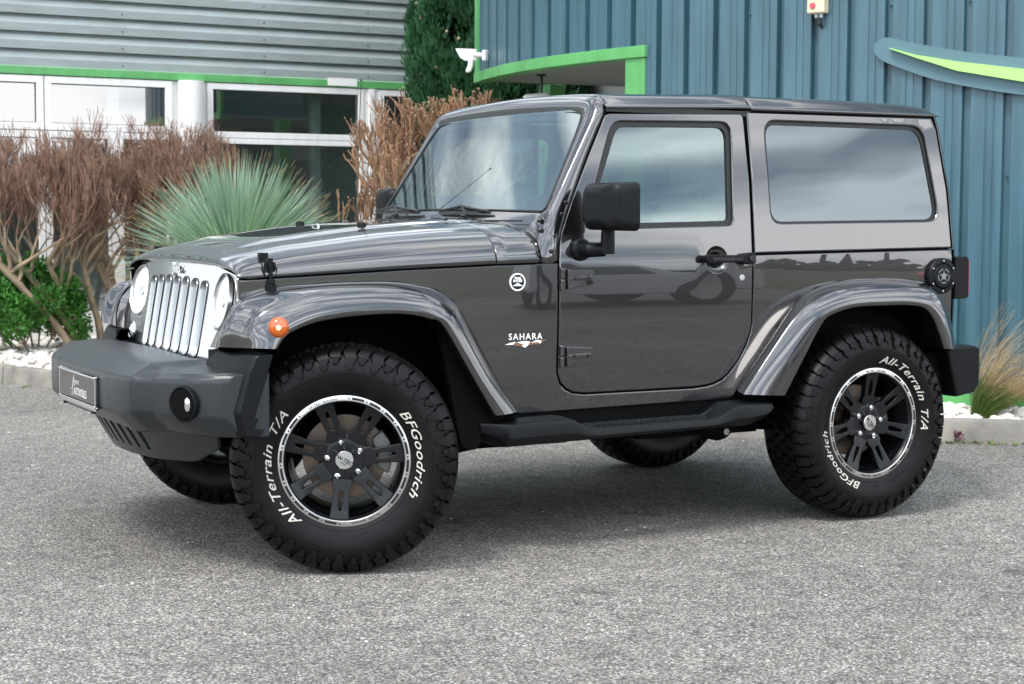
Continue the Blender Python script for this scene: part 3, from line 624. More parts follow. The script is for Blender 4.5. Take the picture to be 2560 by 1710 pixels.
# cypress
root = empty('cypress_tree', (5.50, 8.15, 0), 'tall dark green cypress between the grey building and the blue overhang', 'tree')
S_ = MB(); S_.tube([(5.50, 8.15, 0), (5.50, 8.15, 5.5)], [.12, .03], 8); S_.build('trunk', BARK, root)
F_ = MB(); rg = random.Random(8)
for k in range(520):
    z = rg.uniform(.9, 4.6); a = rg.uniform(math.pi*.75, math.pi*2.15); rad = .87*(1-.03*(z-2.3)**2)*rg.uniform(.72, 1.0)
    c = Vector((5.50+rad*math.cos(a), 8.15+rad*math.sin(a), z)); h = rg.uniform(.18, .36); w_ = rg.uniform(.08, .15)
    for _ in range(170):
        u = rg.random(); aa = rg.uniform(0, 6.28); rr = w_*math.sin(math.pi*min(1, u*.85+.12))
        p = c+Vector((rr*math.cos(aa), rr*math.sin(aa), h*(u-.5)*1.6)); d = Vector((math.cos(aa)*.5, math.sin(aa)*.5, 1)).normalized(); s = d.cross(Vector((rg.gauss(0, 1), rg.gauss(0, 1), .2))).normalized(); L_ = rg.uniform(.035, .075)
        F_.add([p-s*.012, p+s*.012, p+d*L_+s*.003, p+d*L_-s*.003], [(0, 1, 2, 3)])
for k in range(700):    # inner dark mass
    z = rg.uniform(.5, 5); a = rg.uniform(0, 6.28); rad = .60*math.sqrt(rg.random()); c = Vector((5.50+rad*math.cos(a), 8.15+rad*math.sin(a), z)); leaves(F_, rg, c, 12, (.14, .14, .18), .15, .7)
F_.build('crown', CYP, root, fix=False, smooth=None)
q = MB()
for k in range(26):
    z = rg.uniform(1.9, 3.6); a = rg.uniform(math.pi*.95, math.pi*1.6); c = Vector((5.50+.88*math.cos(a), 8.15+.88*math.sin(a), z)); r_ = rg.uniform(.014, .022); q.add([c+v*r_ for v in iv], ifc)
q.build('cone', mat('pale_cone', (.42, .33, .22), .8), root, fix=False)
bpy.data.objects['cone']['kind'] = 'stuff'
# blue-green sotol
root = empty('spiky_rosette_plant', (2.18, 6.3, 0), 'large blue-green spiky rosette plant behind the bonnet', 'plant')
SOT = leafmat('sotol_leaf', (.27, .39, .31), .30); STIP = mat('dry_tip', (.36, .27, .13), .8)
F_ = MB(); G_ = MB(); rg = random.Random(21); cc = Vector((2.16, 6.3, .80))
S_ = MB(); S_.tube([(2.16, 6.3, 0), (2.16, 6.3, .82)], [.12, .10], 10); S_.build('stem', BARK, root)
for k in range(2300):
    u = rg.uniform(-.35, 1); a = rg.uniform(0, 6.28); rr = math.sqrt(1-u*u); d = Vector((rr*math.cos(a), rr*math.sin(a), u)); L_ = rg.uniform(.78, .97)*(1 if u > 0 else .85); dd = d.copy(); p = cc+d*.03; w0 = .0085
    s = d.cross(Vector((0, 0, 1)))
    if s.length < .1: s = Vector((1, 0, 0))
    s = (Matrix.Rotation(rg.uniform(-.9, .9), 3, d) @ s.normalized()); n_ = d.cross(s); v = []; droop = rg.uniform(.0, .05)+(.05 if u < .4 else 0)
    for i in range(6):
        t = i/5; w_ = w0*(1-t)**.45 if i < 5 else .0006
        v += [p+s*w_+n_*w_*.35, p-s*w_+n_*w_*.35]; dd = (dd+Vector((0, 0, -droop))).normalized(); p = p+dd*(L_/5)
    F_.add(v, [(2*i, 2*i+1, 2*i+3, 2*i+2) for i in range(5)])
    if rg.random() < .5: e = v[-1]; G_.tube([e-dd*.05, e+dd*.012], [.0022, .0008], 3)
F_.build('leaves', SOT, root, fix=False, smooth=None)['kind'] = 'stuff'; G_.build('dry_tips', STIP, root, fix=False, smooth=None)['kind'] = 'stuff'
# feather grass
GG = leafmat('grass_green', (.13, .20, .045), .4); GS = leafmat('grass_straw', (.46, .34, .19), .3)
def tuft(bx, by, n, hgt, seed, lean, label):
    rg = random.Random(seed); root = empty('grass_tuft', (bx, by, .08), label, 'grass', 'feather grass tufts by the blue wall'); A, B = MB(), MB()
    for k in range(n):
        a = rg.uniform(0, 6.28); r_ = rg.uniform(0, .045); p = Vector((bx+r_*math.cos(a), by+r_*math.sin(a), .08)); st = k % 2 == 0; H_ = hgt*(rg.uniform(.7, 1.25) if st else rg.uniform(.3, .6))
        d = Vector((math.cos(a)*rg.uniform(.05, .5)+lean[0]*.3, math.sin(a)*rg.uniform(.05, .5)+lean[1]*.3, 1)).normalized(); pts = [p]; nseg = 8
        for i in range(nseg):
            d = (d+Vector((lean[0]*.14+math.cos(a)*.05, lean[1]*.14+math.sin(a)*.05, -.07 if st else -.05))+Vector((rg.gauss(0, .03), rg.gauss(0, .03), 0))).normalized(); pts.append(pts[-1]+d*H_/nseg)
        w_ = .0012 if st else .0016
        if st: A.tube(pts[:4], w_, 3, False); B.tube(pts[3:], [w_*lerp(1, .6, i/5) for i in range(6)], 3, False)
        else: A.tube(pts, [w_*lerp(1, .3, i/8) for i in range(9)], 3, False)
    A.build('green_blades', GG, root, fix=False, smooth=None)['kind'] = 'stuff'; B.build('straw_blades', GS, root, fix=False, smooth=None)['kind'] = 'stuff'
tuft(4.80, .92, 620, .62, 1, (.75, -.35), 'straw and green feather grass tuft on the white stones behind the rear bumper')
tuft(4.50, 1.08, 260, .34, 2, (-.3, .3), 'shorter green feather grass tuft between the rear tyre and the bumper')
tuft(5.02, 1.10, 200, .5, 6, (.9, -.3), 'pale straw grass tuft against the blue wall at the right edge')
WEED = leafmat('weed_green', (.13, .19, .05), .4); rg = random.Random(17); q = MB()
for k in range(90):
    i = rg.uniform(20, 104) if rg.random() < .7 else rg.uniform(88, 104); j = int(i); 
    if j >= len(KP)-1: continue
    p = koff(j, -rg.uniform(.0, .06))+Vector((rg.uniform(-.06, .06), rg.uniform(-.06, .06), 0))
    for b in range(rg.randint(2, 7)):
        a = rg.uniform(0, 6.28); d = Vector((math.cos(a), math.sin(a), rg.uniform(.2, 1.0))).normalized(); L_ = rg.uniform(.012, .045); s = Vector((-math.sin(a), math.cos(a), 0))*L_*.22
        q.add([p, p+d*L_*.5+s, p+d*L_, p+d*L_*.5-s], [(0, 1, 2, 3)])
tag(q.build('kerb_weeds', WEED, fix=False, smooth=None), 'low green weeds and moss growing along the foot of the kerb', 'weeds', kind='stuff')
PUR = mat('purple_leaf', (.12, .02, .05), .5); q = MB()
for k in range(26):
    a = rg.uniform(0, 6.28); p = Vector((4.46+rg.gauss(0, .012), .72+rg.gauss(0, .012), rg.uniform(0, .05))); d = Vector((math.cos(a)*.6, math.sin(a)*.6, 1)).normalized(); s = Vector((-math.sin(a), math.cos(a), 0))*.006; q.add([p, p+d*.018+s, p+d*.035, p+d*.018-s], [(0, 1, 2, 3)])
tag(q.build('purple_weed', PUR, fix=False, smooth=None), 'tiny purple weed growing at the kerb foot behind the rear tyre', 'weed')
# small debris on the asphalt
rg = random.Random(31); q = MB()
for k in range(420):
    x, y = rg.uniform(-3, 5), rg.uniform(-5.2, 5); r_ = rg.uniform(.002, .006); q.add([Vector((x+v.x*r_, y+v.y*r_, r_*.3+v.z*r_*.5)) for v in iv], ifc)
tag(q.build('loose_grit', STONE, fix=False), 'loose pale grit scattered over the asphalt', 'grit', kind='stuff')
DRY = mat('dry_leaf', (.38, .24, .10), .8)
for k, (x, y, lb) in enumerate(((-1.55, -1.9, 'small dry brown leaf on the asphalt in front of the front tyre at the left'), (-1.2, -3.05, 'pale dry leaf on the asphalt near the bottom edge at the left'), (.75, -3.3, 'thin dry twig lying on the asphalt near the bottom edge'))):
    q = MB(); a = k*1.3; d = Vector((math.cos(a), math.sin(a), 0)); s = Vector((-d.y, d.x, 0)); p = Vector((x, y, .004)); L_ = .045; q.add([p-d*L_, p-d*L_*.2+s*.014+Vector((0, 0, .008)), p+d*L_, p-s*.013+Vector((0, 0, .002)), p+Vector((0, 0, .006))], [(0, 1, 4), (1, 2, 4), (2, 3, 4), (3, 0, 4)]); tag(q.build('dry_leaf', DRY, fix=False), lb, 'leaf')

# ================================================================== THE FAR SIDE OF THE YARD (seen mirrored in paint and glass)
def plain_car(name, loc, rz, color, label, L_=4.7, H_=1.75, W_=1.9):
    pm = mat(name+'_paint', color, .3, 0, 1.0); root = empty(name, loc, label, 'car'); root.rotation_euler = (0, 0, 0)
    M = Matrix.Translation(Vector(loc)) @ Matrix.Rotation(R(rz), 4, 'Z'); h = L_/2
    lower = rnd([(-h, .35), (h, .35), (h, .95), (h-.1, 1.05), (-h+1.1, 1.08), (-h+.15, .92), (-h, .75)], .08)
    cabin = rnd([(-h+1.15, 1.05), (-h+1.85, H_-.03), (h-.75, H_), (h-.12, 1.04)], .10)
    q = MB(); q.prism(lower, lambda p: M @ Vector((p[0], -W_/2, p[1])), lambda p: M @ Vector((p[0], W_/2, p[1]))); bd = q.build('body', pm, root, bevel=.05)
    q = MB(); secs = []
    for y, g in ((-W_/2+.04, 1.0), (W_/2-.04, 1.0)): secs.append([M @ Vector((p[0], y*(1-.14*(p[1]-1.05)/.7), p[1])) for p in cabin])
    q.loft(secs, True, True); q.build('cabin', pm, root, bevel=.03)
    for s in (-1, 1):
        for a, b in ((-h+1.62, h-.55),):
            q = MB(); o = rnd([(a, 1.12), (a+.25 if a < -.5 else a, H_-.14), (b, H_-.14), (b+(.15 if b > 1.5 else 0), 1.12)], .04); q.prism(o, lambda p: M @ Vector((p[0], s*(W_/2-.035)*(1-.14*(p[1]-1.05)/.7), p[1])), lambda p: M @ Vector((p[0], s*(W_/2-.025)*(1-.14*(p[1]-1.05)/.7), p[1]))); q.build('window', BLKS, root)
        for x in (-h+.95, h-.95):
            q = MB(); q.lathe([(.0001, -.13), (.24, -.14), (.25, -.12)], n=28); q.xform(M @ Matrix.Translation((x, s*(W_/2-.11), .37)) @ Matrix.Rotation(0 if s < 0 else math.pi, 4, 'Z')); q.build('rim', STEEL, root)
            q = MB(); q.lathe([(.25, -.12), (.27, -.14), (.35, -.135), (.37, -.10), (.37, .10), (.25, .12)], n=32); q.xform(M @ Matrix.Translation((x, s*(W_/2-.11), .37)) @ Matrix.Rotation(0 if s < 0 else math.pi, 4, 'Z')); q.build('tyre', RUB, root)
            q = MB(); q.lathe([(.0001, -.152), (.44, -.152)], n=28); q.xform(M @ Matrix.Translation((x, s*(W_/2-.148), .40)) @ Matrix.Rotation(0 if s < 0 else math.pi, 4, 'Z')); q.build('wheel_arch', DARK, root)
plain_car('white_car', (7.8, -12.5, 0), 177, (.78, .78, .76), 'white estate car across the yard mirrored in the door of the grey car')
plain_car('red_car', (24, -21.0, 0), 20, (.55, .03, .02), 'red hatchback across the yard mirrored in the tail of the grey car', 4.1, 1.5)
rg = random.Random(77); q = MB()
for k in range(150):
    x = rg.uniform(-200, 200); y = rg.uniform(-150, -110); h = rg.uniform(2.5, 5.5)
    for j in range(16):
        c = Vector((x+rg.uniform(-3, 3), y+rg.uniform(-2, 2), h*rg.uniform(.1, .8))); r_ = h*rg.uniform(.10, .24); q.add([c+Vector((v.x*r_*rg.uniform(.8, 1.2), v.y*r_, v.z*r_*rg.uniform(.7, 1.1))) for v in iv], ifc)
tag(q.build('tree_line', mat('far_trees', (.035, .05, .022), .9), fix=False, smooth=None), 'distant line of trees across the meadow', 'trees', kind='stuff')
# ================================================================== THE CAR
car = empty('off_road_car', (1.21, 0, 0), 'dark gunmetal grey two-door off-road car with chunky all-terrain tyres parked on the asphalt', 'car')
def clampf(x, a, b): return max(a, min(b, x))
def ybody(x, z):
    t = clampf((.85-x)/1.15, 0, 1.3)
    y = .80-.115*t**1.2
    if z > 1.10: y -= (z-1.10)*.11
    else: y -= .014*((z-1.0)/.45)**2
    return y-.004*max(0, (z-1.15))*4*(z-1.15)
def bp(sg, off=0):   # body side surface; off>0 is outward
    return lambda x, z: (x, sg*(ybody(x, z)+off), z)
SIDES = ((-1, ''), (1, ''))
BELT = [(1.880, 1.121), (2.983, 1.137)]
ffB = [(-.300, .978), (-.179, 1.019), (-.007, 1.031), (.15, 1.036), (.280, 1.034), (.378, 1.019), (.440, 1.002), (.505, .960), (.544, .907), (.650, .722), (.768, .522)]
rfB = [(1.809, .571), (1.95, .745), (2.102, .926), (2.199, .980), (2.324, 1.007), (2.508, 1.017), (2.735, 1.004), (2.82, .975), (2.875, .90), (2.925, .80), (2.95, .70)]
door_poly_low = [(.946, 1.115), (.946, .672), (.962, .628), (.985, .606), (1.018, .590), (1.074, .583), (1.592, .583), (1.655, .588), (1.690, .595), (1.730, .610), (1.762, .634), (1.808, .685), (1.846, .748), (1.866, .80), (1.873, .843), (1.875, 1.121)]
# ---- body sides
bm_ = MB()
for sg, _ in SIDES:
    ol = [(-.305, 1.046), (.30, 1.078), (.667, 1.092), (.946, 1.0985)]+door_poly_low[1:]+[(1.880, 1.121), (2.12, 1.125), (2.955, 1.137), (2.962, .70)]+rfB[::-1]+[(1.795, .545), (1.775, .532), (.785, .520)]+ffB[::-1]
    bm_.sheet(ol, [], bp(sg), (0, -sg*.022, 0), grid=.09, seg=.03, rim=.005)
    if sg < 0: body = bm_.build('body_side', PAINT, car, smooth=14, fix=False); bm_ = MB()
bm_.build('body_side', PAINT, car, smooth=14, fix=False)
# rear corners and tail
mb = MB()
secs = []
for z in (.70, .85, 1.0, 1.137):
    s_ = []
    for sg in (-1, 1):
        y = ybody(2.9, z); c = [(2.966, sg*y, z), (2.980, sg*(y-.006), z), (2.990, sg*(y-.022), z), (2.993, sg*(y-.05), z)]
        s_ += c if sg < 0 else c[::-1]
    secs.append(s_)
mb.loft(secs); mb.build('tail_panel', PAINT, body)
# rockers' dark underside, inner tub, floor
mb = MB()
for sg in (-1, 1):
    mb.box2((.62, sg*.775, .47), (1.90, sg*.745, .60))
    mb.box2((.50, sg*.765, .56), (2.10, sg*.72, 1.09)); mb.box2((2.10, sg*.765, .90), (2.96, sg*.72, 1.11)); mb.box2((-.1, sg*.60, .55), (.55, sg*.56, 1.05))
mb.box2((-.25, -.60, .60), (.90, .60, .98)); mb.box2((.86, -.74, .46), (2.95, .74, .52)); mb.box2((2.93, -.74, .46), (2.97, .74, 1.1))
mb.box2((2.0, -.74, .50), (2.95, .74, .95))
mb.build('floor_pan', DARK, car, smooth=None, fix=False)
# ---- wheel arch liners
def arch(name, cx, rad, x0, x1, zb, sg):
    mb = MB(); secs = []
    for y in (.80, .48):
        sec = []
        for k in range(21):
            t = math.pi*k/20; cxx = math.cos(t); szz = math.sin(t)
            px = lerp(x1, x0, (1-cxx)/2); pz = zb+(rad)*abs(szz)**.55
            sec.append((px, sg*y, pz))
        secs.append(sec)
    mb.loft(secs)
    a = [Vector(p) for p in secs[1]]; mb.add(a+[Vector((x0, sg*.48, .45)), Vector((x1, sg*.48, .45))], [tuple(range(len(a)+2))])
    return mb.build(name, DARK, body, smooth=40, fix=False)
for sg in (-1, 1):
    arch('wheel_arch_liner', 0, .30, -.235, .62, .63, sg); arch('wheel_arch_liner', 0, .36, 1.93, 2.82, .54, sg)
    mb = MB()   # hanging liner edge behind the front wheel
    mb.sheet(rnd([(.40, .93), (.55, .80), (.70, .56), (.66, .50), (.60, .47), (.565, .40), (.50, .42), (.46, .60), (.42, .80)], .03), [], lambda x, z: (x, sg*.86, z), (0, -sg*.03, 0)); mb.build('splash_guard', DARK, body)
# ---- door
ysh = lambda x, z: ybody(x, z)
doorol = [(1.196, 1.681), (1.110, 1.519), (1.025, 1.350), (.989, 1.27), (.965, 1.212), (.955, 1.16), (.951, 1.11), (.951, .673), (.967, .631), (.989, .611), (1.020, .595), (1.075, .588), (1.591, .588), (1.654, .593), (1.688, .600), (1.727, .615), (1.757, .638), (1.803, .688), (1.841, .752), (1.861, .803), (1.868, .846), (1.870, 1.13), (1.872, 1.283), (1.873, 1.441), (1.861, 1.700)]
win = rnd([(1.222, 1.652), (1.796, 1.664), (1.780, 1.243), (1.062, 1.226)], [.05, .055, .03, .05])
doors = []
for sg in (-1, 1):
    mb = MB(); mb.sheet(rnd(doorol, [.02]+[0]*23+[.02]), [win, circ(1.690, 1.104, .051, 32)], bp(sg, .001), (0, -sg*.05, 0), grid=.09, seg=.03, rim=.006)
    door = mb.build('door', PAINT, car, smooth=14, fix=False); doors.append(door)
    # seal ring and glass
    win_i = rnd([(1.250, 1.632), (1.776, 1.643), (1.762, 1.262), (1.094, 1.248)], [.045, .05, .02, .04])
    mb = MB(); mb.sheet(rnd([(1.218, 1.656), (1.800, 1.668), (1.784, 1.239), (1.058, 1.222)], [.05, .055, .03, .05]), [win_i], bp(sg, -.010), (0, -sg*.012, 0), grid=.2, seg=.02); mb.build('window_seal', SEAL, door)
    mb = MB(); mb.pane([(1.236, 1.640), (1.784, 1.651), (1.770, 1.252), (1.08, 1.238)], bp(sg, -.018)); mb.build('side_window', GLASS, door, fix=False)
    # stamped ledge under the window
    mb = MB()
    for z0, x0 in ((1.075, .975), (.775, .975)):   # hinges
        y0 = ybody(1.03, z0)
        pl = rnd([(.972, z0), (1.088, z0-.006), (1.090, z0-.060), (.974, z0-.078)], .006)
        h = MB(); h.prism(pl, lambda p: (p[0], sg*(y0-.004), p[1]), lambda p: (p[0], sg*(y0+.030), p[1]))
        h.prism(rnd([(.982, z0-.030), (1.080, z0-.026), (1.080, z0-.044), (.982, z0-.046)], .004), lambda p: (p[0], sg*(y0+.029), p[1]), lambda p: (p[0], sg*(y0+.034), p[1]))
        h.tube([(.963, sg*(y0+.008), z0+.004), (.963, sg*(y0+.008), z0-.036)], .013, 14); h.tube([(.963, sg*(y0+.008), z0-.040), (.963, sg*(y0+.008), z0-.082)], .013, 14)
        ho = h.build('hinge', PAINT, door, bevel=.006)
        for hx in (1.002, 1.062):
            q = MB(); q.lathe([(.0001, -.038), (.004, -.038), (.008, -.035), (.009, -.030), (.009, 0)], (hx, sg*(y0+.0), z0-.034), n=12) if sg < 0 else q.lathe([(.0001, .020), (.008, .017), (.009, 0)], (hx, sg*y0, z0-.034), n=12)
            q.build('bolt', BLKS, ho)
    # handle with its round cup
    yh = ybody(1.7, 1.1)
    cup = MB(); cup.lathe([(.0535, .005), (.050, .010), (.044, .020), (.030, .027), (.0001, .029)], (1.690, 0, 1.104), n=36)
    for v in cup.v: v.y = sg*(yh+.004)-(-1 if sg < 0 else 1)*v.y*1.0 if False else (-(yh+.003)+v.y if sg < 0 else (yh+.003)-v.y)
    # the cup sits as a proud dark-painted dish
    cup.build('handle_cup', PAINT, door)
    hd = MB()
    hp = rnd([(1.612, 1.127), (1.80, 1.122), (1.825, 1.135), (1.856, 1.131), (1.858, 1.088), (1.825, 1.082), (1.80, 1.094), (1.612, 1.092)], [.017, .006, .012, .014, .014, .012, .006, .017])
    hd.prism(hp, lambda p: (p[0], sg*(yh+.022), p[1]), lambda p: (p[0], sg*(yh+.042), p[1]))
    hd.tube([(1.627, sg*yh, 1.109), (1.627, sg*(yh+.030), 1.109)], .015, 12); hd.tube([(1.835, sg*yh, 1.108), (1.835, sg*(yh+.034), 1.108)], .024, 14)
    ho = hd.build('handle', BLK, door, bevel=.004)
    q = MB(); q.tube([(1.834, sg*(yh+.040), 1.108), (1.834, sg*(yh+.050), 1.108)], .014, 18); q.build('push_button', BLKS, ho, bevel=.002)
    q = MB(); q.prism(rnd([(1.64, 1.116), (1.79, 1.113), (1.79, 1.102), (1.64, 1.103)], .005), lambda p: (p[0], sg*(yh+.0415), p[1]), lambda p: (p[0], sg*(yh+.044), p[1])); q.build('handle_groove', BLKS, ho)
    q = MB(); q.tube([(1.816, sg*(ybody(1.8, 1.03)-.004), 1.030), (1.816, sg*(ybody(1.8, 1.03)+.003), 1.030)], .013, 20); q.build('lock_cylinder', STEEL, door, bevel=.002)
# ---- mirror (near and far)
for sg, door in ((-1, doors[0]), (1, doors[1])):
    f = MB()
    f.lathe([(.0001, -.03), (.03, -.028), (.043, -.018), (.046, 0)], (1.045, 0, 1.150), n=24); f.v = [Vector((v.x, (-.795+v.y) if sg < 0 else .795-v.y, v.z)) for v in f.v]
    f.tube([(1.045, sg*.80, 1.148), (1.05, sg*.86, 1.150), (1.10, sg*.895, 1.152)], [.030, .029, .027], 16); f.tube([(1.105, sg*.90, 1.135), (1.105, sg*.905, 1.26)], [.029, .025], 16)
    f.build('mirror_arm', BLK, door, bevel=.003)
    # housing: loft of rounded rectangles along x (front domed shell, open at the back)
    secs = []
    for xx, hy, hz, r in ((.985, .055, .045, .04), (.992, .085, .070, .045), (1.010, .105, .085, .045), (1.035, .113, .089, .04), (1.11, .117, .092, .03), (1.125, .117, .092, .03)):
        cy = sg*(.985); cz = 1.316
        rr = rnd([(-hy, -hz), (hy, -hz), (hy, hz), (-hy, hz)], r, 5)
        secs.append([(xx+(.022 if sg*(p[0]) > 0 else 0)*abs(p[0])/hy*(1.12-xx)/.12, cy+p[0], cz+p[1]) for p in rr])
    q = MB(); q.loft(secs, True, True); q.build('mirror_housing', BLK, door, bevel=.004)
    g = MB(); g.prism(rnd([(-.102, -.078), (.102, -.078), (.102, .078), (-.102, .078)], .025), lambda p: (1.124, sg*.985+p[0], 1.316+p[1]), lambda p: (1.127, sg*.985+p[0], 1.316+p[1])); g.build('mirror_glass', CHR, door)
# ---- hood
def hz_c(x): return interp(x, [(-.305, 1.096), (-.292, 1.112), (-.27, 1.124), (-.24, 1.134), (-.18, 1.146), (-.08, 1.166), (.10, 1.189), (.28, 1.212), (.50, 1.232), (.70, 1.244), (.90, 1.252)])
def hz_s(x): return interp(x, [(-.33, 1.049), (.30, 1.082), (.667, 1.097), (.95, 1.103)])
def hw(x): return ybody(x, 1.09)-.004
def hsec(x, n=40, top=0, w=None, zs=None):
    W_ = w or hw(x); z0 = zs if zs is not None else hz_s(x); z1 = hz_c(x); s_ = []
    for k in range(-n, n+1):
        a = math.sin(math.pi/2*k/n) if False else k/n
        u = math.copysign(1-(1-abs(a))**1.6, a)
        z = z0+(z1-z0)*math.sqrt(max(0, 1-abs(u)**5))
        # raised centre with soft step
        e = clampf((.40-abs(u*W_))/.06, 0, 1); e = e*e*(3-2*e)
        z += .010*e*clampf((x+.25)/.15, 0, 1)
        s_.append(Vector((x+top*(u*u), u*W_, z)))
    return s_
mb = MB(); secs = []
for x in (-.300, -.296, -.288, -.275, -.255, -.23, -.20, -.15, -.08, 0, .1, .2, .3, .4, .5, .58, .64, .676, .680):
    f = clampf((x+.300)/.09, 0, 1); s_ = hsec(x)
    k = (1-(1-f)**2)**.5
    # nose rolls down to the grille
    secs.append([Vector((p.x-.0, p.y*lerp(.985, 1, k), lerp(min(p.z, hz_s(x)+(p.z-hz_s(x))*.80), p.z, k))) for p in s_])
for i, s_ in enumerate(secs):       # rear edge sweeps forward at the sides
    for p in s_:
        if p.x > .3: p.x += .030*(1-(abs(p.y)/.77)**2)*clampf((p.x-.3)/.38, 0, 1)
mb.loft(secs); hood = mb.build('hood', PAINT, car, smooth=50, fix=False)
so_ = hood.modifiers.new('s', 'SOLIDIFY'); so_.thickness = .012; so_.offset = -1
# cowl
mb = MB(); secs = []
for i, x in enumerate((.686, .690, .74, .80, .85, .866)):
    s_ = hsec(x)
    for p in s_:
        if x < .75: p.x += .030*(1-(abs(p.y)/.77)**2)
        if i == 0: p.z -= .004
        e = clampf((x-.72)/.1, 0, 1); p.z -= .006*e*clampf((.40-abs(p.y))/.06, 0, 1)
    secs.append(s_)
mb.loft(secs); cowl = mb.build('cowl', PAINT, car, smooth=50, fix=False)
so_ = cowl.modifiers.new('s', 'SOLIDIFY'); so_.thickness = .010; so_.offset = -1
mb = MB(); mb.loft([[p-Vector((0, 0, .012)) for p in hsec(.66, w=.752)], [p-Vector((0, 0, .012)) for p in hsec(.73, w=.765)]])
mb.box2((-.26, -.62, .98), (.86, .62, 1.03))
for sg in (-1, 1): mb.loft([[(x, sg*(ybody(x, 1.08)-.012), hz_s(x)-.03), (x, sg*(ybody(x, 1.08)-.012), hz_s(x)+.02), (x, sg*(ybody(x, 1.08)-.04), hz_s(x)+.02), (x, sg*(ybody(x, 1.08)-.04), hz_s(x)-.03)] for x in (-.29, 0, .3, .6, .86)], True, True)
mb.build('engine_bay', DARK, car)
# ---- windscreen frame
def xg(z): return .917+(z-1.295)*(.228/.391)
def yg(z): return .748-(z-1.295)*(.093/.391)
K = [  # I, M, O from bottom centre to top centre on the near side
 ((.906, 0, 1.303), (.880, 0, 1.268), (.864, 0, 1.252)),
 ((.908, -.30, 1.302), (.882, -.30, 1.267), (.865, -.30, 1.250)),
 ((.912, -.60, 1.297), (.884, -.60, 1.260), (.866, -.60, 1.225)),
 ((.914, -.70, 1.296), (.884, -.715, 1.255), (.868, -.72, 1.190)),
 ((.916, -.728, 1.298), (.884, -.765, 1.235), (.872, -.788, 1.106)),
 ((.920, -.741, 1.306), (.892, -.803, 1.225), (.938, -.797, 1.106)),
 ((.926, -.744, 1.318), (.908, -.803, 1.270), (.947, -.795, 1.160)),
 ((.940, -.739, 1.340), (.925, -.797, 1.310), (.978, -.785, 1.265)),
 ((xg(1.40), -yg(1.40), 1.40), (xg(1.39)-.014, -.788, 1.385), (1.035, -.769, 1.385)),
 ((xg(1.50), -yg(1.50), 1.50), (xg(1.49)-.014, -.776, 1.49), (1.087, -.755, 1.495)),
 ((xg(1.60), -yg(1.60), 1.60), (xg(1.595)-.012, -.764, 1.60), (1.143, -.743, 1.603)),
 ((xg(1.655), -.657, 1.655), (xg(1.66)-.010, -.755, 1.675), (1.180, -.735, 1.672)),
 ((1.141, -.640, 1.678), (1.142, -.725, 1.735), (1.196, -.718, 1.715)),
 ((1.146, -.612, 1.688), (1.150, -.640, 1.752), (1.204, -.660, 1.752)),
 ((1.150, -.50, 1.694), (1.152, -.50, 1.760), (1.208, -.50, 1.765)),
 ((1.153, -.25, 1.701), (1.155, -.25, 1.768), (1.211, -.25, 1.776)),
 ((1.154, 0, 1.704), (1.156, 0, 1.771), (1.212, 0, 1.780))]
ring = []
full = K+[tuple((q[0], -q[1], q[2]) for q in k) for k in K[-2:0:-1]]
tr = [catmull([k[i] for k in full], 3, True) for i in range(3)]
secs = []
for I, M, O in zip(*tr):
    secs.append([I+Vector((.02, 0, 0))]+[I*(1-t)**2+M*2*t*(1-t)+O*t*t for t in [q/9 for q in range(10)]]+[O+Vector((.002, -math.copysign(.004, O.y) if abs(O.y) > .7 else 0, -.003)), O+Vector((.004, -math.copysign(.022, O.y) if abs(O.y) > .7 else 0, -.010))])
mb = MB(); mb.loft(secs, loop=True)
wsf = mb.build('windscreen_frame', PAINT, car, smooth=60, fix=True)
mb = MB()   # black line at the glass edge, and header behind
loopI = tr[0]; mb.tube([p+Vector((-.001, 0, 0)) for p in loopI]+[loopI[0]], .0045, 6, False); mb.build('windscreen_seal', SEAL, wsf)
mb = MB()
cen = Vector((1.03, 0, 1.50))
def inset(p, d):
    q = Vector((p.x, p.y, p.z)); n_ = Vector((0, -math.copysign(1, q.y) if abs(q.y) > 1e-6 else 0, 0))
    return q
inner = []
for p in loopI:
    yy = math.copysign(max(0, min(abs(p.y), yg(p.z)-.055)), p.y); zz = clampf(p.z, 1.365, 1.662+.012*(1-(p.y/.6)**2))
    inner.append(Vector((xg(zz)+.002, yy, zz)))
mb.loft([[p+Vector((.003, 0, 0)) for p in loopI], [p+Vector((.003, 0, 0)) for p in inner]], closed=True); mb.build('frit_band', FRIT, wsf, fix=False)
mb = MB(); rows = []
for k in range(13):
    z = lerp(1.300, 1.700, k/12); hwid = yg(clampf(z, 1.3, 1.68))-.004
    rows.append([(xg(z)+.001-.012*(1-(2*j/16-1)**2), lerp(-hwid, hwid, j/16), z+.006*(1-(2*j/16-1)**2)) for j in range(17)])
mb.loft(rows); mb.build('windscreen', WSG, wsf, smooth=60, fix=False)
for sg in (-1, 1):
    mb = MB(); mb.tube([(x+.004, sg*(ybody(x, z)-.030), z) for x, z in ((.948, 1.11), (.958, 1.20), (.985, 1.275), (1.02, 1.345), (1.105, 1.515), (1.195, 1.69))], .014, 6); mb.build('pillar_gap_shade', SEAL, wsf)  # dark strip along the door line, imitating shade in the pillar gap
# bolts on the cowl side
for (x, z) in ((.990, 1.330), (.968, 1.285), (.932, 1.202), (.916, 1.144)):
    q = MB(); q.lathe([(.0001, -.008), (.006, -.008), (.009, -.005), (.0095, .006)], (x, -ybody(x, z)-.001, z), n=12); q.build('bolt', BLKS, wsf)
for (x, y, z) in ((.893, -.745, 1.262), (.887, -.760, 1.225)):
    q = MB(); q.lathe([(.0001, -.010), (.006, -.010), (.0095, -.006), (.0095, .006)], (x, y-.004, z), n=12); q.build('bolt', BLKS, wsf)
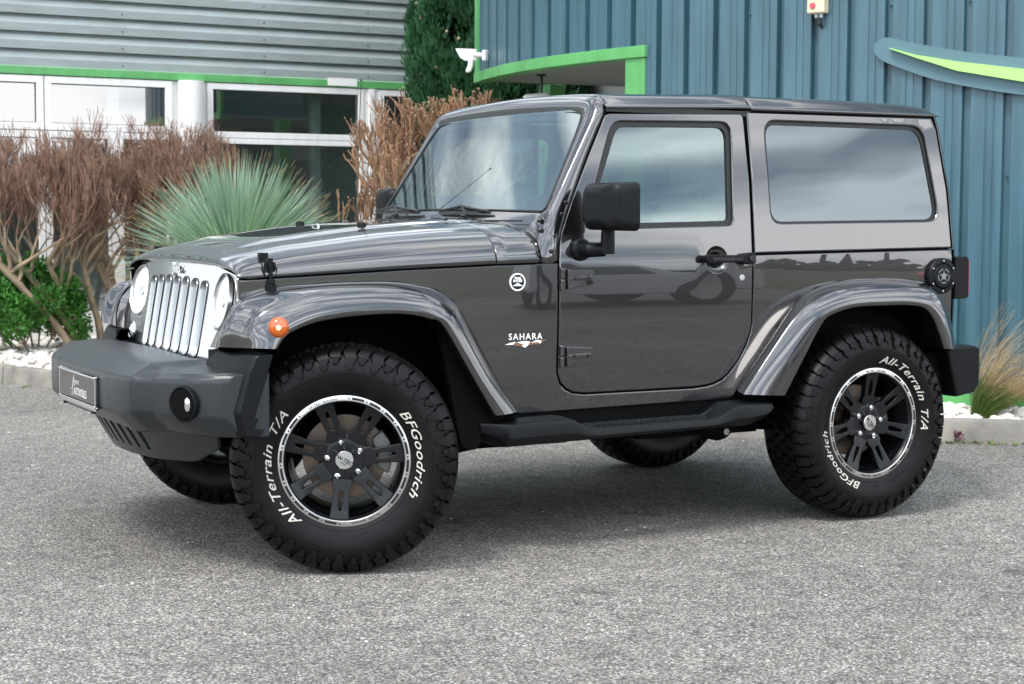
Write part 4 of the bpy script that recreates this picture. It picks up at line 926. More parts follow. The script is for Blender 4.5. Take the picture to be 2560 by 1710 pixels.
# ---- roof panels and hardtop
def roof_sec(x, w, zb, h, n=24, crown=.022):
    k = h/.052; P = [(w+.001, 0), (w+.004, .004), (w+.004, .009), (w-.001, .013), (w-.008, .016), (w-.024, .032), (w-.042, .047), (w-.062, .0555), (w-.09, .0605), (w-.14, .0645), (w-.25, .070), (w-.42, .075), (0.16, .0785)]
    hs = catmull([(x, y, zb+q*k) for y, q in P], 3)
    return [(p.x, -p.y, p.z) for p in hs]+[(x, 0, zb+.080*k)]+[(p.x, p.y, p.z) for p in hs[::-1]]
mb = MB(); secs = []
for x, d in ((1.198, .010), (1.202, .004), (1.215, 0), (1.3, 0), (1.5, 0), (1.7, 0), (1.885, 0), (1.896, .003), (1.899, .010)):
    zb = 1.705+(x-1.2)*.030-.004; secs.append(roof_sec(x, .730-(x-1.2)*.004, zb, .052+.004*(x-1.2)-d, crown=.022))
for s_ in secs: s_.insert(0, (s_[0][0], s_[0][1]+.03, s_[0][2]+.002)); s_.append((s_[-1][0], s_[-1][1]-.03, s_[-1][2]+.002))
mb.loft(secs); rp = mb.build('roof_panel', PAINT, car, smooth=40, fix=False)
mb = MB()
for sg in (-1, 1):      # dark strip standing in for the shadow gap under the roof edge
    mb.box2((1.20, sg*.727, 1.69), (1.90, sg*.68, 1.712))
mb.build('roof_gap_shade', SEAL, rp, fix=False)
for sg in (1, -1):
    mb = MB(); q = rnd([(1.881, 1.708), (1.888, 1.441), (1.886, 1.283), (1.883, 1.128), (2.12, 1.132), (2.955, 1.144), (2.945, 1.40), (2.905, 1.667), (2.885, 1.713)], 0)
    qh = rnd([(1.966, 1.676), (2.828, 1.676), (2.894, 1.262), (1.975, 1.250)], [.06, .07, .07, .06], 6)
    mb.sheet(q, [qh], bp(sg), (0, -sg*.025, 0), grid=.09, seg=.03, rim=.007)
    hard = mb.build('hardtop_side', PAINT, car, smooth=14, fix=False)
mb = MB(); secs = []
for x, dz, dw in ((1.902, .010, .006), (1.906, .003, .001), (1.92, 0, 0), (2.2, 0, 0), (2.5, .001, 0), (2.75, .005, .001), (2.84, .010, .002), (2.90, .018, .004), (2.93, .030, .008), (2.945, .046, .016)):
    secs.append(roof_sec(x, .728-dw, 1.716+(x-1.9)*.004, .054-dz, crown=.022-dz*.2))
for s_ in secs: s_.insert(0, (s_[0][0], s_[0][1]+.03, s_[0][2]+.002)); s_.append((s_[-1][0], s_[-1][1]-.03, s_[-1][2]+.002))
mb.loft(secs); mb.build('hardtop_roof', PAINT, hard, smooth=40, fix=False)
mb = MB()   # rear corner of the hardtop
secs = []
for z in (1.142, 1.25, 1.40, 1.55, 1.667, 1.735):
    y = ybody(2.9, z); x0 = interp(z, [(1.14, 2.958), (1.40, 2.948), (1.667, 2.908), (1.74, 2.886)]); x1 = interp(z, [(1.14, 2.988), (1.40, 2.975), (1.667, 2.938), (1.74, 2.915)])
    sec = []
    for sg in (-1, 1):
        c = [(x0+.004, sg*y, z), (x0+.012, sg*(y-.002), z), (x1-.004, sg*(y-.012), z), (x1, sg*(y-.032), z), (x1, sg*(y-.08), z)]
        sec += c if sg < 0 else c[::-1]
    secs.append(sec)
mb.loft(secs); mb.build('tailgate_surround', PAINT, hard, smooth=40)
mb = MB(); mb.box2((2.90, -.55, 1.20), (2.992, .55, 1.66)); mb.build('rear_window', PRIV, hard)
for sg in (-1, 1):
    qh = rnd([(1.960, 1.682), (2.834, 1.682), (2.900, 1.256), (1.969, 1.244)], [.06, .07, .07, .06], 6); qi = rnd([(1.978, 1.660), (2.814, 1.660), (2.880, 1.270), (1.985, 1.258)], [.055, .065, .065, .055], 6)
    mb = MB(); mb.sheet(qh, [qi], bp(sg, -.012), (0, -sg*.008, 0), grid=.2, seg=.02); mb.build('window_seal', SEAL, hard)
    mb = MB(); mb.pane([(1.968, 1.668), (2.824, 1.668), (2.890, 1.262), (1.977, 1.250)], bp(sg, -.016))
    mb.build('quarter_window', PRIV, hard, fix=False)
# black strips behind the panel gaps, in place of the shade in them
for sg in (-1, 1):
    for a, b in (((1.872, .72, 1.15), (1.884, .70, 1.70)), ((.93, .775, .60), (.96, .75, 1.11)), ((1.86, .775, .72), (1.89, .75, 1.125)), ((1.88, .78, 1.10), (2.95, .755, 1.15)), ((1.905, .722, 1.706), (2.89, .70, 1.722))):
        mb = MB(); mb.box2((a[0], sg*a[1], a[2]), (b[0], sg*b[1], b[2])); mb.build('panel_gap_shade', DARK, body, fix=False)
# ---- flares
def flare(B, C, Lp, name, sg, par, inner):
    n = 60
    def res(P, close=None):
        P = catmull(P, 8); d = [0]
        for a, b in zip(P, P[1:]): d.append(d[-1]+(b-a).length)
        o = []
        return P
    PB, PC, PL = [catmull(P, 6) for P in (B, C, Lp)]
    secs = []
    for b, c, l in zip(PB, PC, PL):
        m1 = b.lerp(c, .55)+Vector((0, 0, 0)); up = (c-l); up.y = 0
        if up.length < 1e-6: up = Vector((0, 0, 1))
        up.normalize()
        fw = .038*clampf((-.12-b.x)/.2, 0, 1); m1 += up*.012+Vector((-fw, 0, fw*.1))
        c2 = c+Vector((0, -.004, 0)); m2 = c.lerp(l, .5)+Vector((0, -.010, 0))
        l2 = l+Vector((0, .012, 0))-up*.010; l3 = l+Vector((0, .05, 0))-up*.004
        prof = catmull([b, b.lerp(c, .2)+up*.007, m1, b.lerp(c, .86)+up*.009, c2, m2, l, l2], 4)+[l3, Vector((l.x, -.79, l.z))-up*-.002]
        secs.append([Vector((p.x, p.y if sg < 0 else -p.y, p.z)) for p in prof])
    mb = MB(); mb.loft(secs)
    for e in (0, -1):
        s_ = secs[e]; mb.add(s_, [tuple(range(len(s_)))])
    return mb.build(name, PAINT, par, smooth=60, fix=True)
yB = lambda x, z: -ybody(x, z)+.004
fB = [(-.387, -.615, .806), (-.374, -.650, .862), (-.348, -.682, .922)]+[(x, yB(x, z), z) for x, z in ffB]
fC = [(-.332, -.895, .821), (-.330, -.892, .872), (-.312, -.892, .922), (-.268, -.898, .955), (-.195, -.905, .980), (-.09, -.91, 1.004), (.05, -.912, 1.012), (.17, -.913, 1.010), (.27, -.913, 1.000), (.345, -.913, .980), (.410, -.912, .945), (.465, -.912, .885), (.585, -.910, .690), (.702, -.905, .545)]
fL = [(-.258, -.937, .819), (-.240, -.937, .848), (-.222, -.937, .868), (-.200, -.938, .882), (-.155, -.939, .900), (-.09, -.94, .917), (.02, -.94, .929), (.12, -.94, .933), (.20, -.94, .933), (.272, -.94, .926), (.335, -.939, .910), (.392, -.938, .880), (.505, -.936, .700), (.611, -.932, .540)]
rB = [(x, yB(x, z), z) for x, z in rfB]
rC = [(1.768, -.900, .561), (1.885, -.905, .715), (2.015, -.908, .868), (2.115, -.91, .930), (2.27, -.912, .972), (2.498, -.912, .981), (2.672, -.912, .975), (2.765, -.910, .950), (2.822, -.908, .888), (2.862, -.906, .80), (2.888, -.903, .708)]
rL = [(1.940, -.930, .551), (2.030, -.935, .70), (2.120, -.937, .840), (2.175, -.938, .880), (2.30, -.94, .910), (2.48, -.94, .914), (2.60, -.94, .911), (2.682, -.94, .897), (2.738, -.938, .850), (2.775, -.936, .785), (2.808, -.934, .712)]
gx_ = lambda y, z: -.355+(z-.75)*.174+.06*y*y
flares = {}
for sg in (-1, 1):
    flares[sg] = flare(fB, fC, fL, 'fender_flare', sg, car, None); flare(rB, rC, rL, 'fender_flare', sg, car, None)
    q = MB(); q.loft([[(gx_(s_y, z)+.035, sg*s_y, z), (b[0]+.004, b[1]*-sg, b[2])] for (s_y, z), b in zip(((.60, .79), (.652, .862), (.658, .922), (.655, .985)), fB[:4])]); q.build('fender_front_panel', PAINT, flares[sg])
    # turn lamp on the flare
    q = MB(); q.lathe([(.036, .004), (.036, -.006), (.034, -.008), (.034, -.002)], (0, 0, 0), n=32); 
    rot = Matrix.Rotation(R(-22), 4, 'Z') if sg < 0 else Matrix.Rotation(R(180+22), 4, 'Z')
    Tm = Matrix.Translation((-.247, sg*.934, .893)) @ rot
    q.xform(Tm); q.build('lamp_bezel', AMB, flares[sg])
    q = MB(); q.lathe([(.034, -.001), (.033, -.010), (.028, -.018), (.018, -.023), (.0001, -.025)], n=32); q.xform(Tm); q.build('turn_lamp', AMB, flares[sg])
    q = MB(); q.lathe([(.0001, -.0268), (.005, -.0262), (.008, -.0245)], n=12); q.xform(Tm); q.build('filament', FILA, flares[sg])
# ---- grille
def gx(y, z): return -.355+(z-.75)*.174+.06*y*y-.0
slot_y = [(-3+i)*.1055 for i in range(7)]
gol = rnd([(-.655, 1.052), (-.36, 1.098), (0, 1.108), (.36, 1.098), (.655, 1.052), (.665, .95), (.66, .84), (.60, .745), (.52, .69), (-.52, .69), (-.60, .745), (-.66, .84), (-.665, .95)], [.075, .2, .3, .2, .075, .05, .08, .06, .05, .05, .06, .08, .05])
holes = []
for y in slot_y:
    zt = 1.036-.10*y*y; zb = .752
    holes.append(rnd([(y-.031, zb), (y+.031, zb), (y+.031, zt), (y-.031, zt)], .030, 6))
hl = [circ(s*.512, .962, .103, 40) for s in (-1, 1)]; ts = [circ(s*.565, .795, .036, 24) for s in (-1, 1)]
mb = MB(); mb.sheet(gol, holes+hl+ts, lambda y, z: (gx(y, z)-.002, y, z), (.016, 0, 0), grid=.05, seg=.02)
grille = mb.build('grille', SATIN, car, bevel=.004)
for y, h in zip(slot_y, holes):        # flared slot sleeves
    q = MB(); c = Vector((y, .895))
    s1 = [(gx(p[0], p[1])-.003, p[0], p[1]) for p in h]; s0 = [(gx(p[0], p[1])-.006, y+(p[0]-y)*1.10, .894+(p[1]-.894)*1.02) for p in h]
    sb = [(gx(p[0], p[1])-.001, y+(p[0]-y)*1.18, .894+(p[1]-.894)*1.035) for p in h]
    s2 = [(gx(p[0], p[1])+.055, y+(p[0]-y)*.84, .894+(p[1]-.894)*.98) for p in h]
    q.loft([sb, s0, s1, s2], True); q.build('grille_slot', SLEEVE, grille, smooth=50)
    q = MB(); q.tube([(gx(p[0], p[1])-.0035, y+(p[0]-y)*1.22, .894+(p[1]-.894)*1.045) for p in h+h[:1]], .0018, 4, False); q.build('slot_seam', SEAL, grille)
mb = MB(); 
for k in range(60):
    z = .74+k*.0052; mb.box([gx(0, z)+.062, 0, z], [.004, .70, .0018])
for k in range(100): y = -.34+k*.0068; mb.box([gx(0, .9)+.064, y, .895], [.003, .0018, .30], Matrix.Rotation(-.17, 3, 'Y').inverted())
mb.build('grille_mesh', BLKS, grille, fix=False, smooth=None)
mb = MB(); mb.box2((-.20, -.6, .70), (-.19, .6, 1.05)); mb.build('radiator', DARK, grille)
# body-coloured surround behind the chrome face
mb = MB(); o2 = [(p[0]*1.016, .875+(p[1]-.875)*1.035) for p in gol]
mb.prism(o2, lambda p: (gx(p[0], p[1])+.012, p[0], p[1]), lambda p: (gx(p[0], p[1])+.06, p[0], p[1])); 
mb2 = MB(); mb2.loft([[(gx(p[0], p[1])+.006, p[0]*.99, .875+(p[1]-.875)*.99) for p in o2], [(gx(p[0], p[1])+.012, p[0], p[1]) for p in o2], [(gx(p[0], p[1])+.10, p[0], p[1]) for p in o2]], True)
mb2.build('grille_surround', PAINT, grille, smooth=50)
# headlamps and turn signals
for s in (-1, 1):
    c = Vector((gx(.512, .962), s*.512, .962)); rot = Matrix.Translation(c) @ Matrix.Rotation(R(10), 4, 'Y') @ Matrix.Rotation(R(4*s), 4, 'Z')
    q = MB(); q.lathe([(.107, .004), (.106, -.010), (.101, -.012), (.0955, -.006), (.094, .004)], axis='X', n=48); q.xform(rot); hb = q.build('headlamp', STEEL, car, smooth=40)
    q = MB(); q.lathe([(.093, -.003), (.080, -.012), (.055, -.018), (.03, -.021), (.0001, -.022)], axis='X', n=40); q.xform(rot); q.build('headlamp_glass', LENS, hb)
    q = MB(); q.lathe([(.093, .002), (.078, .010), (.050, .016), (.022, .019), (.0001, .020)], axis='X', n=40); q.xform(rot); q.build('reflector', LITR, hb, smooth=20)
    q = MB(); q.lathe([(.026, .018), (.024, .004), (.018, -.002), (.0001, -.004)], axis='X', n=20); q.xform(rot); q.build('bulb_shield', CHR, hb)
    c = Vector((gx(.565, .795), s*.565, .795)); rot = Matrix.Translation(c) @ Matrix.Rotation(R(10), 4, 'Y')
    q = MB(); q.lathe([(.037, .02), (.037, -.006), (.033, -.008), (.031, -.002)], axis='X', n=32); q.xform(rot); tb = q.build('turn_signal', CHR, car)
    q = MB(); q.lathe([(.033, -.002), (.022, -.012), (.0001, -.016)], axis='X', n=24); q.xform(rot); q.build('lens', SATIN, tb)
# lettering on the grille
vs_, fs_ = text_mesh('Jeep', .056, 0, .0016, .005)
mb = MB(); mb.add([(gx(0, 1.063)-.010-v.z, -v.x, 1.054+v.y) for v in vs_], fs_); mb.build('lettering', CHR, grille, fix=False, smooth=None)
mb = MB(); mb.tube([(gx(y, 1.10)+.006, y, 1.110-.040*(abs(y)/.62)**2.6+.002) for y in [(-62+4*k)/100 for k in range(32)]], .008, 8); mb.build('hood_seal', SEAL, grille)
# ---- bumper
xb = [(0, -.698), (.36, -.698), (.37, -.696), (.50, -.684), (.575, -.668), (.640, -.606), (.66, -.602), (.73, -.578), (.80, -.545), (.86, -.490), (.885, -.452), (.905, -.420)]
ys_ = [0, .1, .2, .30, .355, .365, .43, .50, .565, .575, .600, .635, .645, .665, .70, .76, .80, .84, .87, .89, .905]
secs = []
for y in [-a for a in ys_[::-1]]+ys_[1:]:
    a = abs(y); xf = interp(a, xb); zt = interp(a, [(0, .706), (.565, .708), (.60, .704), (.9, .718)]); zb_ = interp(a, [(0, .535), (.36, .535), (.53, .528), (.56, .545), (.9, .54)])
    hump = 1 if a < .545 else 0
    bk = interp(a, [(0, -.40), (.5, -.42), (.6, -.38), (.905, -.27)])
    zz = interp(a, [(0, .762), (.565, .760), (.600, .744), (.65, .742), (.9, .738)])
    mid = lerp(xf, bk, .30)
    secs.append([(bk, y, zz), (lerp(xf, bk, .62), y, zz-.003), (mid, y, zz-.006), (lerp(xf, bk, .13), y, zt+.020), (xf+.022, y, zt+.010), (xf+.006, y, zt), (xf, y, zt-.018), (xf, y, zb_+.05), (xf+.004, y, zb_+.03), (xf+.055, y, zb_-.022), (xf+.075, y, zb_-.030), (bk, y, zb_-.030)])
mb = MB(); mb.loft(secs, True, True); bumper = mb.build('front_bumper', GREYP, car, smooth=28, bevel=.006)
for s in (-1, 1):   # end caps
    cap = rnd([(-.372, .800), (-.258, .802), (-.326, .588), (-.352, .534), (-.365, .512), (-.42, .514), (-.44, .60), (-.40, .745)], .012)
    q = MB(); secs = []
    for y, g in ((.60, 0), (.80, 0), (.895, .0), (.918, .012), (.925, .03)):
        secs.append([(p[0]+(.04 if p[0] < -.35 else 0)*(clampf((y-.8)/.12, 0, 1))+ (g*.5 if p[0] < -.33 else -g*.2), s*y, .66+(p[1]-.66)*(1-g)) for p in cap])
    q.loft(secs, True, True); q.build('bumper_end_cap', BLK, bumper, bevel=.005)
    # filler between grille and cap, below flare
    q = MB(); q.prism(rnd([(-.60, .745), (-.88, .745), (-.90, .805), (-.60, .798)] if s < 0 else [(.60, .745), (.88, .745), (.90, .805), (.60, .798)], .004), lambda p: (-.39+.09*max(0, abs(p[0])-.6)/.3, p[0], p[1]), lambda p: (-.285, p[0], p[1])); q.build('fender_bracket', BLK, bumper, bevel=.004)
    # fog lamp; a flat black disc stands in for the shaded recess
    c = Vector((interp(.80, xb)-.004, s*.80, .628)); ang = math.atan2(.06, .10)*s
    rot = Matrix.Translation(c) @ Matrix.Rotation(R(-27)*s, 4, 'Z')
    q = MB(); q.lathe([(.064, .012), (.064, -.004), (.058, -.006), (.053, .0), (.050, .012), (.046, .040)], axis='X', n=40); q.xform(rot); fb = q.build('fog_lamp_ring', BLK, bumper, smooth=50)
    q = MB(); q.lathe([(.0001, -.0056), (.053, -.0056)], axis='X', n=40); q.xform(rot); q.build('fog_recess_shade', DARK, fb)
    q = MB(); q.lathe([(.0001, -.010), (.014, -.009), (.024, -.0065)], (0, -s*.0, 0), axis='X', n=30); q.v = [Vector((v.x, v.y*.55+(.028 if s > 0 else -.028), v.z)) for v in q.v]; q.xform(rot); q.build('fog_lamp', CHR, fb, smooth=50)
# number plate with frame
q = MB(); q.box2((-.704, -.265, .555), (-.696, .265, .680)); q.build('number_plate_holder', BLKS, bumper, bevel=.003)
PLATE = mat('plate_mirror_black', (.035, .033, .033), .12, 0, .6)
q = MB(); q.box2((-.711, -.258, .575), (-.704, .258, .672)); pl = q.build('number_plate', PLATE, bumper, bevel=.002)
q = MB(); q.box2((-.716, -.265, .672), (-.704, .265, .680)); q.box2((-.716, -.265, .566), (-.704, .265, .573)); q.box2((-.713, -.262, .552), (-.704, .262, .565)); q.box2((-.7125, -.265, .566), (-.704, -.2585, .680)); q.box2((-.7125, .2585, .566), (-.704, .265, .680)); q.build('plate_frame', CHR, pl, bevel=.002)
vs_, fs_ = text_mesh('AUTOMOBILES', .036, 0, .0004, 0)
mb = MB(); mb.add([(-.7122, -(v.x*.78)-.055, .590+v.y*1.15) for v in vs_], fs_)
vs_, fs_ = text_mesh('Lignon', .034, .35, -.0003, 0); mb.add([(-.7122, -(v.x)+.012, .632+v.y) for v in vs_], fs_)
mb.tube([(-.7122, .065, .585), (-.7122, .055, .62), (-.7122, .035, .655), (-.7122, .028, .668)], .0012, 5); mb.tube([(-.7122, .085, .606), (-.7122, .07, .612), (-.7122, .04, .625)], .0012, 5)
mb.build('plate_lettering', DECW, pl, fix=False, smooth=None)
q = MB()
for y in (-.19, .22): q.lathe([(.0001, -.008), (.011, -.006), (.012, .01)], (-.70, y, .560-.012), axis='X', n=12)
q.build('plate_bolt', BLKS, bumper)
# air dam with slots
q = MB(); ol = rnd([(-.72, .52), (.72, .52), (.69, .45), (.54, .385), (.3, .372), (-.3, .372), (-.54, .385), (-.69, .45)], .03)
hs = [rnd([(y-.022, .500), (y+.014, .500), (y+.012, .405), (y-.012, .405)], .010) for y in [-.30+.072*k for k in range(9)]]
q.sheet(ol, hs, lambda y, z: (-.625+.42*y*y+(.52-z)*.6, y, z), (.012, 0, 0), grid=.06, seg=.03); q.build('air_dam', GREYP, bumper, bevel=.003)
q = MB(); q.box2((-.45, -.38, .44), (-.28, .38, .52)); q.build('skid_block', DARK, bumper)
# ---- hood hardware
for s in (-1, 1):
    y0 = s*hw(-.19); q = MB(); x0 = -.193
    ysd = lambda z: s*(hw(-.19)*(1-abs(clampf((z-1.055)/.095, 0, 1))**3.2*.16))
    q.box([x0, ysd(1.135)+s*.006, 1.128], [.034, .022, .030]); q.box([x0+.002, ysd(1.10)+s*.012, 1.100], [.022, .020, .050]); q.box([x0+.003, ysd(1.07)+s*.012, 1.065], [.014, .014, .070])
    q.box([x0-.014, ysd(1.09)+s*.010, 1.095], [.007, .018, .032]); q.box([x0+.018, ysd(1.09)+s*.010, 1.095], [.007, .018, .032])
    q.tube([(x0-.022, ysd(1.11)+s*.008, 1.105), (x0-.023, ysd(1.08)+s*.010, 1.085), (x0-.018, y0+s*.012, 1.06)], .0032, 6); q.tube([(x0+.024, ysd(1.11)+s*.008, 1.108), (x0+.028, ysd(1.08)+s*.010, 1.085), (x0+.022, y0+s*.012, 1.06)], .0032, 6)
    la = q.build('hood_latch', BLK, car, bevel=.003); q = MB(); q.box([x0+.004, y0+s*.008, 1.022], [.036, .024, .022]); q.box([x0+.004, y0+s*.014, 1.040], [.026, .016, .020]); q.build('latch_catch', BLK, la, bevel=.003)
    q = MB(); z0 = hsec(.33)[40].z; q.lathe([(.019, -.004), (.019, .018), (.017, .026), (.012, .029), (.0001, .029)], (.33, s*.325, z0-.004), axis='Z', n=20); q.build('hood_bumper', BLK, hood)
q = MB(); z0 = hz_c(.28)+.010; q.tube([(.27, -.033, z0), (.27, -.033, z0+.008), (.27, -.024, z0+.017), (.27, .024, z0+.017), (.27, .033, z0+.008), (.27, .033, z0)], .0055, 8); q.box([.27, -.036, z0+.001], [.02, .018, .004]); q.box([.27, .036, z0+.001], [.02, .018, .004]); q.build('footman_loop', CHR, hood, bevel=.001)
for y in (-.17, .25):
    q = MB(); z0 = hz_c(.56)+.008; q.lathe([(.016, 0), (.014, .004), (.008, .009), (.0001, .010)], (.50, y, z0), axis='Z', n=14); q.tube([(.50, y, z0+.004), (.515, y, z0+.008)], .004, 8); q.build('washer_nozzle', STEEL, hood)
q = MB(); q.tube([(.690, -.30, 1.262), (.690, -.345, 1.262)], .0085, 12); q.box([.690, -.30, 1.256], [.018, .03, .012]); q.build('hood_hinge_pin', BLKS, cowl, bevel=.002)
# wipers
for (px, py, tx, ty, tz) in ((.800, -.275, .885, -.115, 1.315), (.800, .40, .882, .54, 1.315)):
    q = MB(); zp = 1.250
    q.lathe([(.022, 0), (.020, .014), (.014, .022), (.0001, .024)], (px, py, zp), axis='Z', n=16)
    q.tube([(px, py, zp+.014), (px+.02, py+.03, zp+.030)], [.016, .011], 10)
    q.loft([[(px+.012, py+.012, zp+.034), (px+.028, py+.010, zp+.034), (px+.028, py+.010, zp+.022), (px+.012, py+.012, zp+.022)], [(tx-.016, ty, tz+.008), (tx-.005, ty, tz+.008), (tx-.005, ty, tz), (tx-.016, ty, tz)]], True, True)
    wi = q.build('wiper', BLK, car, bevel=.001)
    q = MB(); bx = tx+.002
    q.tube([(bx-.004, ty-.23, tz-.018), (bx-.010, ty-.10, tz-.008), (bx-.012, ty, tz+.002), (bx-.010, ty+.10, tz-.008), (bx-.004, ty+.23, tz-.018)], [.004, .007, .009, .007, .004], 6)
    q.box([bx, ty, tz-.024], [.006, .47, .012]); q.build('wiper_blade', BLKS, wi, bevel=.001)
mb = MB(); mb.tube([(.845, -.17, 1.262), (.845, .10, 1.264)], .009, 10); mb.build('windscreen_hinge_bar', BLKS, cowl)
mb = MB(); mb.loft([[(.8665, y, 1.262), (.8665, y, 1.256)] for y in (-.66, 0, .66)]); mb.tube([(.868, -.655, 1.222), (.867, -.5, 1.247), (.866, -.2, 1.253), (.866, .2, 1.253), (.867, .5, 1.247), (.868, .655, 1.222)], .0035, 6); mb.build('cowl_seal', SEAL, cowl, fix=False)
# antenna (far side)
q = MB(); q.tube([(.76, .735, 1.19), (.765, .735, 1.27)], [.012, .006], 8); q.tube([(.765, .735, 1.26), (.795, .74, 1.89)], [.0024, .0016], 6); q.tube([(.795, .74, 1.885), (.7955, .74, 1.895)], .004, 6); q.build('antenna', BLKS, car)
# badges
yb_ = ybody(.769, 1.03)
q = MB(); q.lathe([(.034, .002), (.034, -.003), (.0285, -.003), (.0285, -.002)], (.769, -yb_, 1.028), n=40); tb = q.build('trail_badge', DECW, body)
q = MB(); q.lathe([(.0285, -.0022), (.0001, -.0022)], (.769, -yb_, 1.028), n=32); q.build('badge_field', BLKS, tb)
q = MB()
for tx_, zz in (('TRAIL', 1.0385), ('RATED', 1.0285)):
    vs_, fs_ = text_mesh(tx_, .0125, 0, .0006, .0003); q.add([(.769+v.x, -yb_-.003-v.z, zz+v.y) for v in vs_], fs_)
q.add([(.745, -yb_-.0032, 1.013), (.760, -yb_-.0032, 1.020), (.769, -yb_-.0032, 1.0255), (.779, -yb_-.0032, 1.019), (.793, -yb_-.0032, 1.013)], [(0, 1, 2, 3, 4)])
q.build('badge_lettering', DECW, tb, fix=False, smooth=None)
q = MB(); yd = ybody(.80, .81)
vs_, fs_ = text_mesh('SAHARA', .034, 0, .0005, .0002, 1.25); q.add([(.805+v.x*.95, -ybody(.805+v.x*.95, .81)-.0015-v.z, .808+v.y) for v in vs_], fs_); sl_ = q.build('model_lettering', DECW, body, fix=False, smooth=None)
q = MB(); y1 = -yd-.0010
q.add([(.718, y1, .789), (.742, y1, .797), (.766, y1, .800), (.752, y1, .789)], [(0, 1, 2, 3)]); q.add([(.770, y1, .797), (.785, y1, .801), (.806, y1, .802), (.825, y1, .799), (.815, y1, .785), (.803, y1, .776), (.790, y1, .783), (.797, y1, .790)], [tuple(range(8))]); q.add([(.828, y1, .794), (.850, y1, .804), (.868, y1, .803), (.875, y1, .797), (.868, y1, .790), (.858, y1, .797)], [tuple(range(6))])
q.v = [Vector((v.x, -ybody(v.x, .79)-.0015, v.z)) for v in q.v]; q.build('dune_decal', DECW, sl_, fix=False, smooth=None)
q = MB(); y1 = -yd-.0007; q.add([(.750, y1, .788), (.770, y1, .800), (.785, y1, .802), (.795, y1, .790), (.79, y1, .782)], [tuple(range(5))]); q.add([(.812, y1, .784), (.828, y1, .801), (.850, y1, .803), (.90, y1, .806), (.88, y1, .799), (.86, y1, .788), (.84, y1, .789)], [tuple(range(7))])
q.v = [Vector((v.x, -ybody(v.x, .79)-.0010, v.z)) for v in q.v]; q.build('dune_shade_decal', DECB, sl_, fix=False, smooth=None)
# fuel cap
yf = ybody(2.89, 1.02); q = MB(); q.lathe([(.079, .004), (.079, -.014), (.074, -.020), (.058, -.021), (.055, -.016), (.055, -.010)], (2.886, -yf, 1.022), n=48); fc = q.build('fuel_cap', BLK, body, smooth=35)
q = MB(); q.lathe([(.053, -.008), (.053, -.021), (.050, -.024), (.0001, -.025)], (2.886, -yf, 1.022), n=40); q.box([2.886-.055, -yf-.018, 1.022], [.02, .008, .035]); q.box([2.886+.055, -yf-.018, 1.022], [.02, .008, .035]); q.build('cap_lid', BLK, fc, bevel=.001)
STAR = mat('star_grey', (.20, .20, .20), .5)
q = MB(); st = []
for k in range(10):
    rr = .026 if k % 2 == 0 else .0105; a = math.pi/2+k*math.pi/5; st.append((2.886+rr*math.cos(a), -yf-.0258, 1.022+rr*math.sin(a)))
q.add(st, [tuple(range(10))])
for k in range(5):
    a0 = math.pi/2+k*2*math.pi/5+.16; arc = [a0+(2*math.pi/5-.32)*j/8 for j in range(9)]
    q.add([(2.886+.033*math.cos(a), -yf-.0258, 1.022+.033*math.sin(a)) for a in arc]+[(2.886+.0285*math.cos(a), -yf-.0258, 1.022+.0285*math.sin(a)) for a in arc[::-1]], [tuple(range(18))])
q.build('star_emblem', STAR, fc, fix=False, smooth=None)
for k in range(6):
    a = math.pi/2+k*math.pi/3; q = MB(); q.lathe([(.0001, -.025), (.004, -.024), (.0045, -.019)], (2.886+.0665*math.cos(a), -yf, 1.022+.0665*math.sin(a)), n=8); q.build('screw', STEEL, fc)
# tail lights
for s in (-1, 1):
    q = MB(); q.prism(rnd([(2.975, 1.105), (3.055, 1.105), (3.058, .920), (2.978, .918)], [.004, .018, .018, .004]), lambda p: (p[0], s*.80, p[1]), lambda p: (p[0], s*.62, p[1])); tl = q.build('tail_light', BLK, car, bevel=.006)
    q = MB(); q.prism(rnd([(3.050, 1.095), (3.066, 1.090), (3.068, .935), (3.052, .930)], .006), lambda p: (p[0], s*.792, p[1]), lambda p: (p[0], s*.63, p[1])); q.build('tail_light_lens', RED, tl, bevel=.004)
# rear bumper
q = MB()
pr = [(2.870, .700), (2.90, .712), (3.03, .716), (3.066, .706), (3.070, .68), (3.070, .545), (3.045, .508), (2.93, .490), (2.915, .53)]
secs = []
for y, g in ((-.875, .03), (-.865, .012), (-.84, 0), (0, 0), (.84, 0), (.865, .012), (.875, .03)):
    secs.append([(p[0]-g*.3 if p[0] > 2.95 else p[0]+g*.3, y, .61+(p[1]-.61)*(1-g)) for p in pr])
q.loft(secs, True, True); q.build('rear_bumper', BLK, car, bevel=.007)
q = MB(); q.prism([(2.82, .68), (2.93, .70), (2.95, .49), (2.90, .50)], lambda p: (p[0], -.80, p[1]), lambda p: (p[0], .80, p[1])); q.build('bumper_bracket', DARK, car)
